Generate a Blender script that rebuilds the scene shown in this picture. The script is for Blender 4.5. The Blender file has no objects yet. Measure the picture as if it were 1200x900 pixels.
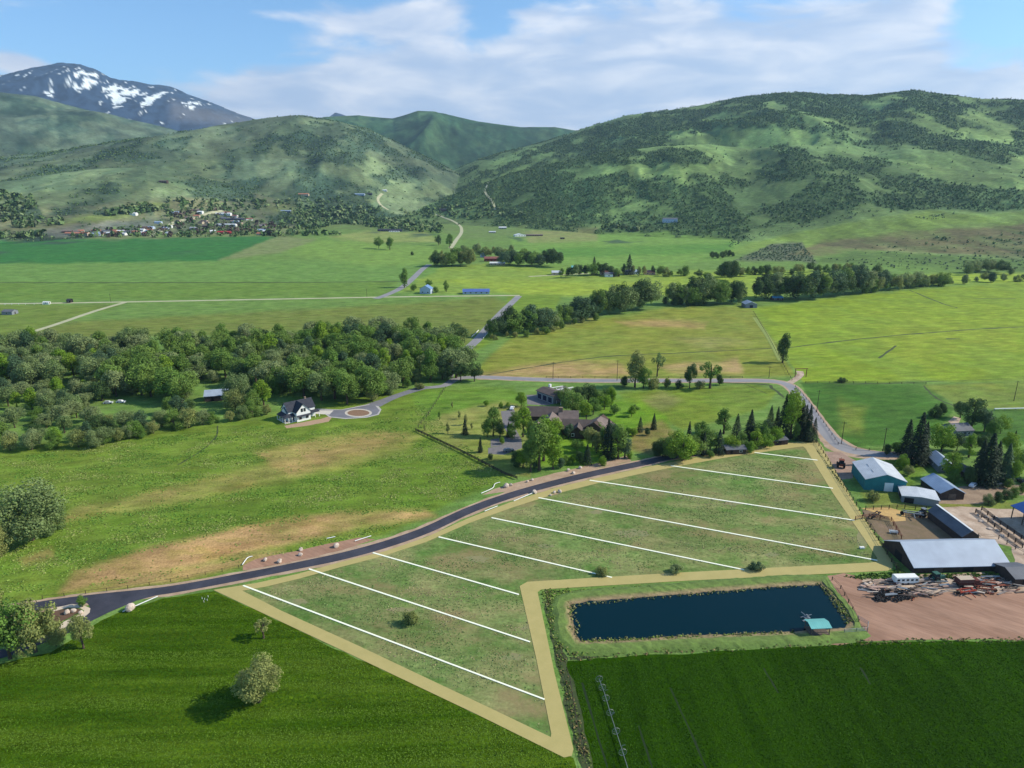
import bpy, math, random
import numpy as np
from mathutils import Vector
R = math.radians
random.seed(7); rng = np.random.default_rng(11)
SC = bpy.context.scene
COL = SC.collection

# ------------------------------------------------------------------ camera, sky, sun, exposure
CAM_H, PITCH, FPX = 110.0, R(16.4), 800.0        # metres above the valley floor, pitch, focal length in px of a 1200 px frame
cam_d = bpy.data.cameras.new('camera'); cam = bpy.data.objects.new('camera', cam_d); COL.objects.link(cam)
cam.location = (0, 0, CAM_H); cam.rotation_euler = (R(90) - PITCH, 0, 0)
cam_d.sensor_width = 36; cam_d.lens = 36 * FPX / 1200; cam_d.clip_start = 1; cam_d.clip_end = 60000
SC.camera = cam

SUN_EL, SUN_AZ = R(36), R(4)                      # azimuth from +X (screen right) towards +Y (away from the camera)
sd = Vector((math.cos(SUN_EL) * math.cos(SUN_AZ), math.cos(SUN_EL) * math.sin(SUN_AZ), math.sin(SUN_EL)))
sun_d = bpy.data.lights.new('sun', 'SUN'); sun_d.energy = 4.7; sun_d.angle = R(0.55); sun_d.color = (1.0, 0.94, 0.79)
sun = bpy.data.objects.new('sun', sun_d); COL.objects.link(sun)
sun.rotation_euler = sd.to_track_quat('Z', 'Y').to_euler(); sun.location = (300, 0, 400)

SC.view_settings.view_transform = 'Standard'; SC.view_settings.look = 'None'
SC.view_settings.exposure = 0.30; SC.view_settings.gamma = 1.0
SC.render.engine = 'CYCLES'
SC.cycles.max_bounces = 5; SC.cycles.diffuse_bounces = 2; SC.cycles.glossy_bounces = 2
SC.cycles.transmission_bounces = 2; SC.cycles.volume_bounces = 0; SC.cycles.transparent_max_bounces = 4
SC.cycles.use_denoising = True

def build_world():
    w = bpy.data.worlds.new('World'); SC.world = w; w.use_nodes = True
    nt = w.node_tree; N = nt.nodes; L = nt.links; N.clear()
    def nd(t, **k):
        n = N.new(t)
        for a, b in k.items(): setattr(n, a, b)
        return n
    def math_(op, a, b=None, c=None, clamp=False):
        n = nd('ShaderNodeMath', operation=op, use_clamp=clamp)
        for i, v in enumerate((a, b, c)):
            if v is None: continue
            if hasattr(v, 'is_linked') or hasattr(v, 'links'): L.new(v, n.inputs[i])
            else: n.inputs[i].default_value = v
        return n.outputs[0]
    out = nd('ShaderNodeOutputWorld')
    sky = nd('ShaderNodeTexSky', sky_type='NISHITA', sun_disc=False, sun_elevation=SUN_EL, sun_rotation=R(90) - SUN_AZ,
             altitude=1700, air_density=1.0, dust_density=0.6, ozone_density=2.5)
    tint = nd('ShaderNodeMix', data_type='RGBA', blend_type='MULTIPLY'); tint.inputs[0].default_value = 1.0
    L.new(sky.outputs[0], tint.inputs[6]); tint.inputs[7].default_value = (0.80, 1.02, 1.10, 1)
    bg = nd('ShaderNodeBackground'); bg.inputs[1].default_value = 0.15; L.new(tint.outputs[2], bg.inputs[0])
    tc = nd('ShaderNodeTexCoord'); sep = nd('ShaderNodeSeparateXYZ'); L.new(tc.outputs['Generated'], sep.inputs[0])
    x, y, z = sep.outputs
    hyp = math_('SQRT', math_('ADD', math_('MULTIPLY', x, x), math_('MULTIPLY', y, y)))
    az = math_('ARCTAN2', x, y); el = math_('DIVIDE', z, math_('ADD', hyp, 1e-4))
    # cloud noise in (azimuth, elevation), flattened towards the horizon
    cmb = nd('ShaderNodeCombineXYZ'); L.new(math_('MULTIPLY', az, 6.0), cmb.inputs[0]); L.new(math_('MULTIPLY', el, 15.0), cmb.inputs[1])
    n1 = nd('ShaderNodeTexNoise'); L.new(cmb.outputs[0], n1.inputs['Vector'])
    n1.inputs['Scale'].default_value = 1.2; n1.inputs['Detail'].default_value = 8; n1.inputs['Roughness'].default_value = 0.55; n1.inputs['Distortion'].default_value = 0.35
    cm2 = nd('ShaderNodeCombineXYZ'); L.new(math_('MULTIPLY', az, 5.0), cm2.inputs[0]); L.new(math_('MULTIPLY', el, 19.0), cm2.inputs[1]); cm2.inputs[2].default_value = 5.3
    n2 = nd('ShaderNodeTexNoise'); L.new(cm2.outputs[0], n2.inputs['Vector'])
    n2.inputs['Scale'].default_value = 1.5; n2.inputs['Detail'].default_value = 6; n2.inputs['Roughness'].default_value = 0.5; n2.inputs['Distortion'].default_value = 0.4
    # coverage: banks of cloud and blue gaps, each at its bearing and height in the sky
    def blob(a0, e0, ra, re, gain):
        da = math_('DIVIDE', math_('SUBTRACT', az, a0), ra); de = math_('DIVIDE', math_('SUBTRACT', el, e0), re)
        q = math_('ADD', math_('MULTIPLY', da, da), math_('MULTIPLY', de, de))
        return math_('MULTIPLY', math_('POWER', 2.718, math_('MULTIPLY', q, -1.0)), gain)
    cov = None
    for b in CLOUDS:
        v = blob(*b); cov = v if cov is None else math_('ADD', cov, v)
    d = math_('ADD', math_('MULTIPLY', math_('SUBTRACT', n1.outputs[0], 0.5), 1.5), math_('MINIMUM', cov, 0.75))
    dens = nd('ShaderNodeMapRange', interpolation_type='SMOOTHSTEP'); L.new(d, dens.inputs[0])
    dens.inputs[1].default_value = 0.12; dens.inputs[2].default_value = 0.52; dens.inputs[3].default_value = 0.0; dens.inputs[4].default_value = 0.97
    lit = nd('ShaderNodeMapRange', interpolation_type='SMOOTHSTEP')
    L.new(math_('ADD', math_('MULTIPLY', n2.outputs[0], 1.0), math_('MULTIPLY', n1.outputs[0], 0.35)), lit.inputs[0])
    lit.inputs[1].default_value = 0.5; lit.inputs[2].default_value = 0.95
    cc = nd('ShaderNodeMix', data_type='RGBA'); L.new(lit.outputs[0], cc.inputs[0])
    cc.inputs[6].default_value = (0.45, 0.56, 0.75, 1); cc.inputs[7].default_value = (0.86, 0.88, 0.93, 1)
    bgc = nd('ShaderNodeBackground'); L.new(cc.outputs[2], bgc.inputs[0]); bgc.inputs[1].default_value = 1.0
    mx = nd('ShaderNodeMixShader'); L.new(dens.outputs[0], mx.inputs[0]); L.new(bg.outputs[0], mx.inputs[1]); L.new(bgc.outputs[0], mx.inputs[2])
    L.new(mx.outputs[0], out.inputs[0])

# ------------------------------------------------------------------ bearings, rays and ground points
cP, sP = math.cos(PITCH), math.sin(PITCH)
def ray(px, py):
    dx = (px - 600) / FPX; dy = (450 - py) / FPX
    return (dx, cP + dy * sP, -sP + dy * cP)
def azel(px, py):
    r = ray(px, py); h = math.hypot(r[0], r[1]); return math.atan2(r[0], r[1]), r[2] / h
def G(px, py, z=0.0):
    r = ray(px, py); t = (z - CAM_H) / r[2]; return Vector((r[0] * t, r[1] * t, z))
def to_px(x, y, z):
    """picture coordinates of world points (numpy)"""
    dz = z - CAM_H; f = y * cP - dz * sP; u = y * sP + dz * cP
    f = np.where(f < 1, 1, f); return 600 + FPX * x / f, 450 - FPX * u / f
def mpp(p):
    """metres per picture pixel at a world point"""
    return (p.y * cP - (p.z - CAM_H) * sP) / FPX
def hm(p, hpx):
    """height in metres of an upright thing hpx tall in the picture that stands at p"""
    dep = math.atan2(CAM_H - p.z, math.hypot(p.x, p.y)); return hpx * mpp(p) / max(0.5, math.cos(dep))

def _blob(px, py, rx, ry, g):
    a, e = azel(px, py); a2, _ = azel(px + 10, py); _, e2 = azel(px, py - 10)
    return (a, e, abs(a2 - a) / 10 * rx, abs(e2 - e) / 10 * ry, g)
CLOUDS = [_blob(830, 70, 330, 75, .62), _blob(500, 118, 290, 46, .95), _blob(1130, 110, 200, 60, .55), _blob(480, 22, 70, 26, .55),
          _blob(15, 74, 45, 13, .42), _blob(325, 18, 40, 9, .3), _blob(398, 30, 16, 8, .34), _blob(1000, 14, 160, 26, .3), _blob(680, 20, 110, 26, .25),
          _blob(572, 22, 30, 26, -.45), _blob(1185, 18, 70, 34, -.65), _blob(200, 60, 140, 40, -.25), _blob(1130,78,60,10,-.18),
          _blob(600, -260, 1500, 120, .35)]
build_world()

# ------------------------------------------------------------------ noise
def _h(ix, iy, s):
    n = (ix.astype(np.int64) * 374761393 + iy.astype(np.int64) * 668265263 + s * 1442695041) & 0x7fffffff
    n = ((n ^ (n >> 13)) * 1274126177) & 0x7fffffff
    return ((n ^ (n >> 16)) & 0xffffff) / float(0xffffff)
def vnoise(x, y, s=0):
    ix = np.floor(x); iy = np.floor(y); fx = x - ix; fy = y - iy
    fx = fx * fx * (3 - 2 * fx); fy = fy * fy * (3 - 2 * fy)
    a = _h(ix, iy, s); b = _h(ix + 1, iy, s); c = _h(ix, iy + 1, s); d = _h(ix + 1, iy + 1, s)
    return (a * (1 - fx) + b * fx) * (1 - fy) + (c * (1 - fx) + d * fx) * fy
def fbm(x, y, o=4, s=0):
    t = 0; a = 0.5; n = 0
    for i in range(o):
        t = t + a * vnoise(x, y, s + i * 17); n += a; a *= 0.5
        x, y = x * 1.97 + y * .31 + 3.1, y * 1.97 - x * .31 + 7.7
    return t / n
def ridged(x, y, o=4, s=0):
    t = 0; a = 0.5; n = 0
    for i in range(o):
        t = t + a * (1 - np.abs(2 * vnoise(x, y, s + i * 13) - 1)); n += a; a *= 0.5
        x, y = x * 1.9 + y * .4 + 1.7, y * 1.9 - x * .4 + 9.2
    return t / n
def sst(t): t = np.clip(t, 0, 1); return t * t * (3 - 2 * t)

# ------------------------------------------------------------------ terrain heights: each ridge by its bearing, crest height and distance
def ridge(pts, Dc, toe):
    """pts: skyline points; Dc: crest distance; toe: [(px, distance)]"""
    a = [azel(*p) for p in pts]
    ta = [azel(t[0], 250)[0] for t in toe]
    return (np.array([q[0] for q in a]), np.array([CAM_H + Dc * q[1] for q in a]), Dc, np.array(ta), np.array([t[1] for t in toe], float))
RIDGES = [
    ridge([(380, 300), (440, 262), (480, 226), (530, 201), (560, 188), (600, 176), (640, 166), (683, 151), (733, 136), (800, 127), (860, 117), (920, 110), (960, 113), (1010, 116), (1070, 111), (1110, 116), (1150, 120), (1200, 123), (1300, 132), (1500, 160)], 3700,
          [(300, 3000), (440, 2700), (500, 2450), (560, 2150), (700, 1750), (800, 1620), (1000, 1500), (1200, 1400), (1400, 1350)]),
    ridge([(-500, 200), (-100, 200), (0, 186), (60, 180), (130, 168), (200, 160), (250, 150), (300, 140), (340, 135), (380, 140), (430, 152), (470, 170), (520, 195), (560, 214), (620, 235), (700, 260)], 3500,
          [(-300, 1650), (0, 1600), (200, 1750), (350, 2000), (500, 2250), (620, 2500)]),
    ridge([(-500, 115), (-100, 105), (0, 108), (40, 112), (90, 125), (150, 140), (200, 152), (240, 164), (330, 200), (400, 230)], 5200, [(-300, 3600), (400, 3700)]),
    ridge([(250, 190), (330, 152), (380, 138), (420, 136), (460, 140), (490, 132), (520, 134), (560, 144), (610, 150), (650, 149), (690, 155), (760, 172), (860, 200)], 5500, [(300, 3700), (800, 3800)]),
    ridge([(-500, 150), (-150, 100), (0, 88), (40, 82), (75, 78), (95, 80), (130, 95), (165, 100), (200, 104), (240, 118), (270, 130), (300, 140), (340, 158), (370, 148), (393, 132), (410, 137), (440, 150), (520, 180), (620, 200)], 12000, [(-300, 7000), (600, 7000)]),
    ridge([(1000, 160), (1050, 130), (1090, 118), (1130, 120), (1165, 122), (1200, 124), (1300, 120), (1500, 140)], 5200, [(900, 4000), (1500, 4000)]),
    ridge([(480, 250), (540, 226), (600, 204), (660, 190), (720, 178), (780, 172), (830, 170), (880, 176), (930, 172), (980, 168), (1040, 178), (1100, 186), (1160, 192), (1220, 196), (1300, 205), (1500, 215)], 2450,
          [(480, 2050), (560, 1850), (700, 1560), (800, 1480), (1000, 1330), (1200, 1250), (1400, 1200)]),
    ridge([(-500, 215), (-100, 214), (0, 212), (60, 204), (120, 198), (170, 196), (220, 205), (270, 214), (320, 224), (370, 240), (420, 262)], 2500, [(-300, 1620), (0, 1580), (200, 1700), (400, 1950)]),
]
ALIAS = {6: 0, 7: 1}
NAMP = [0.28, 0.34, 0.28, 0.3, 0.2, 0.24, 0.3, 0.36]
def terrain(x, y):
    az = np.arctan2(x, np.maximum(y, -1e9)); d = np.hypot(x, y)
    best = np.zeros_like(d); idx = np.full(d.shape, -1)
    behind = sst((2.0 - np.abs(az)) / 0.7)
    for i, (ra, rz, Dc, ta, td) in enumerate(RIDGES):
        zc = np.interp(az, ra, rz); Dt = np.interp(az, ta, td)
        sc = Dc / 3400.0
        wob = 1 + 0.05 * (fbm(az * 9 + 3 * i, az * 0, 3, i) - .5)
        dd = d * wob
        s = np.clip((dd - Dt) / (Dc - Dt), 0, 1)
        S = 0.30 * s + 0.70 * s * s * (3 - 2 * s)
        rg = ridged(x / (400 * sc) + i * 5.1 + .5 * fbm(x / 300, y / 300, 2, 8), y / (980 * sc), 5, 31 + i) - 0.55
        z = zc * (S + NAMP[i] * 4 * s * (1 - s) * rg * np.minimum(1, s * 2.2) + 0.012 * s * (fbm(x / (90 * sc), y / (90 * sc), 3, 5) - .5) * (6 if i == 4 else 1))
        z = np.where(dd > Dc, zc * (1 - 0.6 * sst((dd - Dc) / (0.35 * Dc))), z)
        z = np.where(d < Dt * 0.97, 0, z) * behind
        idx = np.where(z > best + 1e-3, ALIAS.get(i, i), idx); best = np.maximum(best, z)
    # the valley floor swells a little far out
    sw = sst((d - 900) / 900) * 5.0 * fbm(x / 420, y / 420, 3, 77) * behind
    return best + sw, idx
_T = np.concatenate([np.linspace(110, 1500, 700), np.geomspace(1502, 14000, 1500)])
def GT(px, py):
    """where the sight line through a picture point meets the terrain"""
    r = ray(px, py); k = math.hypot(r[0], r[1]); t = _T / k
    x, y, z = r[0] * t, r[1] * t, CAM_H + r[2] * t
    h, _ = terrain(x, y); hit = np.nonzero(z <= h)[0]
    if len(hit) == 0: return G(px, max(py, 250))
    i = hit[0]
    if i == 0: return G(px, py)
    a, b = z[i - 1] - h[i - 1], h[i] - z[i]; f = a / (a + b + 1e-9); T = t[i - 1] + f * (t[i] - t[i - 1])
    X, Y = r[0] * T, r[1] * T
    return Vector((X, Y, float(terrain(np.array([X]), np.array([Y]))[0][0])))
def hz(x, y): return float(terrain(np.array([float(x)]), np.array([float(y)]))[0][0])

# ------------------------------------------------------------------ materials
def lin(c):
    return tuple((v / 255 / 12.92) if v / 255 <= .04045 else ((v / 255 + .055) / 1.055) ** 2.4 for v in c)
_M = {}
def new_mat(name):
    m = bpy.data.materials.new(name); m.use_nodes = True; nt = m.node_tree; nt.nodes.clear()
    o = nt.nodes.new('ShaderNodeOutputMaterial'); b = nt.nodes.new('ShaderNodeBsdfPrincipled'); nt.links.new(b.outputs[0], o.inputs[0])
    return m, nt, b, o
def coords(nt, stretch=None, rot=0.0):
    t = nt.nodes.new('ShaderNodeTexCoord')
    g = nt.nodes.new('ShaderNodeNewGeometry')
    if stretch is None: return g.outputs['Position']
    mp = nt.nodes.new('ShaderNodeMapping'); nt.links.new(g.outputs['Position'], mp.inputs[0])
    mp.vector_type = 'TEXTURE'; mp.inputs['Rotation'].default_value = (0, 0, rot); mp.inputs['Scale'].default_value = (stretch[0], stretch[1], 1)
    return mp.outputs[0]
def noise(nt, vec, scale, detail=4, rough=.55):
    n = nt.nodes.new('ShaderNodeTexNoise'); nt.links.new(vec, n.inputs['Vector'])
    n.inputs['Scale'].default_value = scale; n.inputs['Detail'].default_value = detail; n.inputs['Roughness'].default_value = rough
    return n.outputs[0]
def mrange(nt, v, a, b, c, d):
    n = nt.nodes.new('ShaderNodeMapRange'); nt.links.new(v, n.inputs[0])
    for i, q in enumerate((a, b, c, d)): n.inputs[i + 1].default_value = q
    return n.outputs[0]
def mixc(nt, f, a, b, bt='MIX'):
    n = nt.nodes.new('ShaderNodeMix'); n.data_type = 'RGBA'; n.blend_type = bt
    for s, v in ((0, f), (6, a), (7, b)):
        if hasattr(v, 'links'): nt.links.new(v, n.inputs[s])
        elif s == 0: n.inputs[0].default_value = v
        else: n.inputs[s].default_value = (*v, 1) if len(v) == 3 else v
    return n.outputs[2]
def scale_col(nt, col, f):
    n = nt.nodes.new('ShaderNodeVectorMath'); n.operation = 'SCALE'
    if hasattr(col, 'links'): nt.links.new(col, n.inputs[0])
    else: n.inputs[0].default_value = col[:3]
    nt.links.new(f, n.inputs['Scale']); return n.outputs[0]
def bump(nt, b, h, strength, dist):
    n = nt.nodes.new('ShaderNodeBump'); n.inputs['Strength'].default_value = strength; n.inputs['Distance'].default_value = dist
    nt.links.new(h, n.inputs['Height']); nt.links.new(n.outputs[0], b.inputs['Normal'])

def surf(name, c, c2=None, var=.18, scale=.8, rough=.85, metal=0, spec=.3, bmp=.0, bd=.05, fine=None, big=None, stretch=None, rot=0):
    """a worn surface: two tones mottled at two sizes, grain and bump"""
    if name in _M: return _M[name]
    m, nt, b, o = new_mat(name); a = lin(c); a2 = lin(c2) if c2 else tuple(v * (1 - var) for v in a)
    v = coords(nt, stretch, rot)
    n1 = noise(nt, v, scale, 5); col = mixc(nt, mrange(nt, n1, .32, .68, 0, 1), a, a2)
    n2 = noise(nt, v, fine or scale * 7, 3); col = scale_col(nt, col, mrange(nt, n2, .25, .75, 1 - var, 1 + var))
    if big: col = scale_col(nt, col, mrange(nt, noise(nt, coords(nt), big, 3), .3, .7, .86, 1.14))
    nt.links.new(col, b.inputs['Base Color']); b.inputs['Roughness'].default_value = rough; b.inputs['Metallic'].default_value = metal
    b.inputs['Specular IOR Level'].default_value = spec
    if bmp: bump(nt, b, n2, bmp, bd)
    _M[name] = m; return m

def leafmat(name, c, c2, transl=.26):
    m, nt, b, o = new_mat(name)
    oi = nt.nodes.new('ShaderNodeObjectInfo'); at = nt.nodes.new('ShaderNodeVertexColor'); at.layer_name = 'Col'
    col = mixc(nt, oi.outputs['Random'], lin(c), lin(c2))
    sp = nt.nodes.new('ShaderNodeSeparateColor'); nt.links.new(at.outputs[0], sp.inputs[0])
    col = scale_col(nt, col, mrange(nt, sp.outputs[0], 0, 1, .72, 1.28))
    nt.links.new(col, b.inputs['Base Color']); b.inputs['Roughness'].default_value = .7; b.inputs['Specular IOR Level'].default_value = .2
    tr = nt.nodes.new('ShaderNodeBsdfTranslucent'); nt.links.new(col, tr.inputs[0])
    mx = nt.nodes.new('ShaderNodeMixShader'); mx.inputs[0].default_value = transl
    nt.links.new(b.outputs[0], mx.inputs[1]); nt.links.new(tr.outputs[0], mx.inputs[2]); nt.links.new(mx.outputs[0], o.inputs[0])
    _M[name] = m; return m
LEAF = {k: leafmat('leaf_' + k, *v) for k, v in {
    'grey': ((138, 150, 98), (114, 134, 78)), 'green': ((100, 132, 54), (118, 142, 64)), 'bright': ((132, 158, 48), (112, 146, 42)),
    'dark': ((68, 92, 48), (82, 106, 58)), 'needle': ((44, 60, 42), (54, 72, 48)), 'sage': ((148, 152, 88), (128, 138, 76)), 'bluegreen': ((88, 112, 78), (72, 98, 64)),
    'far': ((62, 84, 46), (72, 94, 52))}.items()}
BARK = surf('bark', (92, 78, 62), (62, 52, 42), scale=2)
def metal_roof(name, c, c2=None, rough=.45, rib=.0):
    if name in _M: return _M[name]
    m, nt, b, o = new_mat(name); a = lin(c); a2 = lin(c2) if c2 else tuple(v * .8 for v in a)
    tc = nt.nodes.new('ShaderNodeTexCoord'); v = tc.outputs['Object']
    col = mixc(nt, mrange(nt, noise(nt, v, .25, 6, .65), .35, .7, 0, 1), a, a2)
    wv = nt.nodes.new('ShaderNodeTexWave'); nt.links.new(v, wv.inputs[0]); wv.inputs['Scale'].default_value = .55; wv.bands_direction = 'X'
    col = scale_col(nt, col, mrange(nt, wv.outputs[1], 0, .25, .9, 1.0))
    nt.links.new(col, b.inputs['Base Color']); b.inputs['Roughness'].default_value = rough; b.inputs['Specular IOR Level'].default_value = .4
    bump(nt, b, wv.outputs[1], .3, .04); _M[name] = m; return m

# ------------------------------------------------------------------ object helpers
def tag(o, label=None, cat=None, group=None, kind=None):
    if label: o['label'] = label
    if cat: o['category'] = cat
    if group: o['group'] = group
    if kind: o['kind'] = kind
    return o
def empty(name, loc, rz=0, label=None, cat=None, group=None):
    o = bpy.data.objects.new(name, None); COL.objects.link(o); o.location = loc; o.rotation_euler = (0, 0, rz); o.empty_display_size = .5
    return tag(o, label, cat, group)
def put(name, me, parent=None, loc=None, rz=0, mat=None, sc=None):
    o = bpy.data.objects.new(name, me); COL.objects.link(o)
    if parent: o.parent = parent
    if loc is not None: o.location = loc
    if rz: o.rotation_euler = (0, 0, rz)
    if sc is not None: o.scale = sc if hasattr(sc, '__len__') else (sc, sc, sc)
    if mat is not None:
        if len(me.materials) == 0: me.materials.append(None)
        o.material_slots[0].link = 'OBJECT'; o.material_slots[0].material = mat
    return o
def npmesh(name, V, Q, mat=None, col=None, smooth=False):
    """mesh from numpy vertices and faces (all triangles or all quads), with an optional colour per vertex"""
    me = bpy.data.meshes.new(name); V = np.asarray(V, np.float32); Q = np.asarray(Q, np.int32); k = Q.shape[1]
    me.vertices.add(len(V)); me.vertices.foreach_set('co', V.ravel())
    me.loops.add(Q.size); me.loops.foreach_set('vertex_index', Q.ravel())
    me.polygons.add(len(Q)); me.polygons.foreach_set('loop_start', np.arange(0, Q.size, k, dtype=np.int32))
    try: me.polygons.foreach_set('loop_total', np.full(len(Q), k, np.int32))
    except Exception: pass
    me.polygons.foreach_set('use_smooth', np.full(len(Q), smooth, bool))
    me.update(calc_edges=True)
    if col is not None:
        a = me.color_attributes.new('Col', 'FLOAT_COLOR', 'POINT'); c = np.ones((len(V), 4), np.float32)
        c[:, :3] = col if col.ndim == 2 else col[:, None]; a.data.foreach_set('color', c.ravel())
    if mat: me.materials.append(mat)
    return me
class MB:
    """collects boxes, bars, tubes and slabs into one mesh"""
    def __init__(s): s.v = []; s.f = []
    def add(s, V, F):
        n = len(s.v); s.v += [tuple(p) for p in V]; s.f += [tuple(i + n for i in f) for f in F]; return s
    def box(s, c, d, rz=0):
        x, y, z = d[0] / 2, d[1] / 2, d[2] / 2; ca, sa = math.cos(rz), math.sin(rz)
        P = [(a * x, b * y, e * z) for e in (-1, 1) for a, b in ((-1, -1), (1, -1), (1, 1), (-1, 1))]
        return s.add([(c[0] + p[0] * ca - p[1] * sa, c[1] + p[0] * sa + p[1] * ca, c[2] + p[2]) for p in P],
                     [(3, 2, 1, 0), (4, 5, 6, 7), (0, 1, 5, 4), (1, 2, 6, 5), (2, 3, 7, 6), (3, 0, 4, 7)])
    def tube(s, pts, r, n=6, cap=True):
        pts = [Vector(p) for p in pts]; rr = r if hasattr(r, '__len__') else [r] * len(pts); V = []; F = []
        for i, p in enumerate(pts):
            t = (pts[min(i + 1, len(pts) - 1)] - pts[max(i - 1, 0)]).normalized()
            a = t.cross(Vector((0, 0, 1)) if abs(t.z) < .95 else Vector((1, 0, 0))).normalized(); b = t.cross(a)
            V += [p + (a * math.cos(2 * math.pi * k / n) + b * math.sin(2 * math.pi * k / n)) * rr[i] for k in range(n)]
        for i in range(len(pts) - 1):
            for k in range(n): F.append((i * n + k, i * n + (k + 1) % n, (i + 1) * n + (k + 1) % n, (i + 1) * n + k))
        if cap: F += [tuple(range(n))[::-1], tuple(range((len(pts) - 1) * n, len(pts) * n))]
        return s.add(V, F)
    def slab(s, P, t):
        """a flat polygon P thickened by the vector t"""
        n = len(P); t = Vector(t); V = [Vector(p) for p in P] + [Vector(p) + t for p in P]
        return s.add(V, [tuple(range(n))[::-1], tuple(range(n, 2 * n))] + [(i, (i + 1) % n, n + (i + 1) % n, n + i) for i in range(n)])
    def mesh(s, name, mat=None):
        me = bpy.data.meshes.new(name); me.from_pydata(s.v, [], s.f); me.update()
        if mat: me.materials.append(mat)
        return me
    def put(s, name, mat, parent=None, loc=None, rz=0): return put(name, s.mesh(name, mat), parent, loc, rz)

# ------------------------------------------------------------------ the ground: one sheet out to the horizon
def poly_mask(px, py, P, soft):
    """1 inside the polygon, falling to 0 over soft px"""
    P = np.array(P, float); x0, y0 = P.min(0) - soft; x1, y1 = P.max(0) + soft
    out = np.zeros_like(px); sel = np.nonzero((px > x0) & (px < x1) & (py > y0) & (py < y1))[0]
    if len(sel) == 0: return out
    X, Y = px[sel], py[sel]; ins = np.zeros(len(sel), bool); dm = np.full(len(sel), 1e9)
    for i in range(len(P)):
        ax, ay = P[i]; bx, by = P[(i + 1) % len(P)]
        c = (ay > Y) != (by > Y); ins ^= c & (X < (bx - ax) * (Y - ay) / (by - ay + 1e-12) + ax)
        L2 = (bx - ax) ** 2 + (by - ay) ** 2 + 1e-9; t = np.clip(((X - ax) * (bx - ax) + (Y - ay) * (by - ay)) / L2, 0, 1)
        dm = np.minimum(dm, np.hypot(X - ax - t * (bx - ax), Y - ay - t * (by - ay)))
    out[sel] = sst((np.where(ins, dm, -dm) + soft) / (2 * soft)); return out
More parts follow.
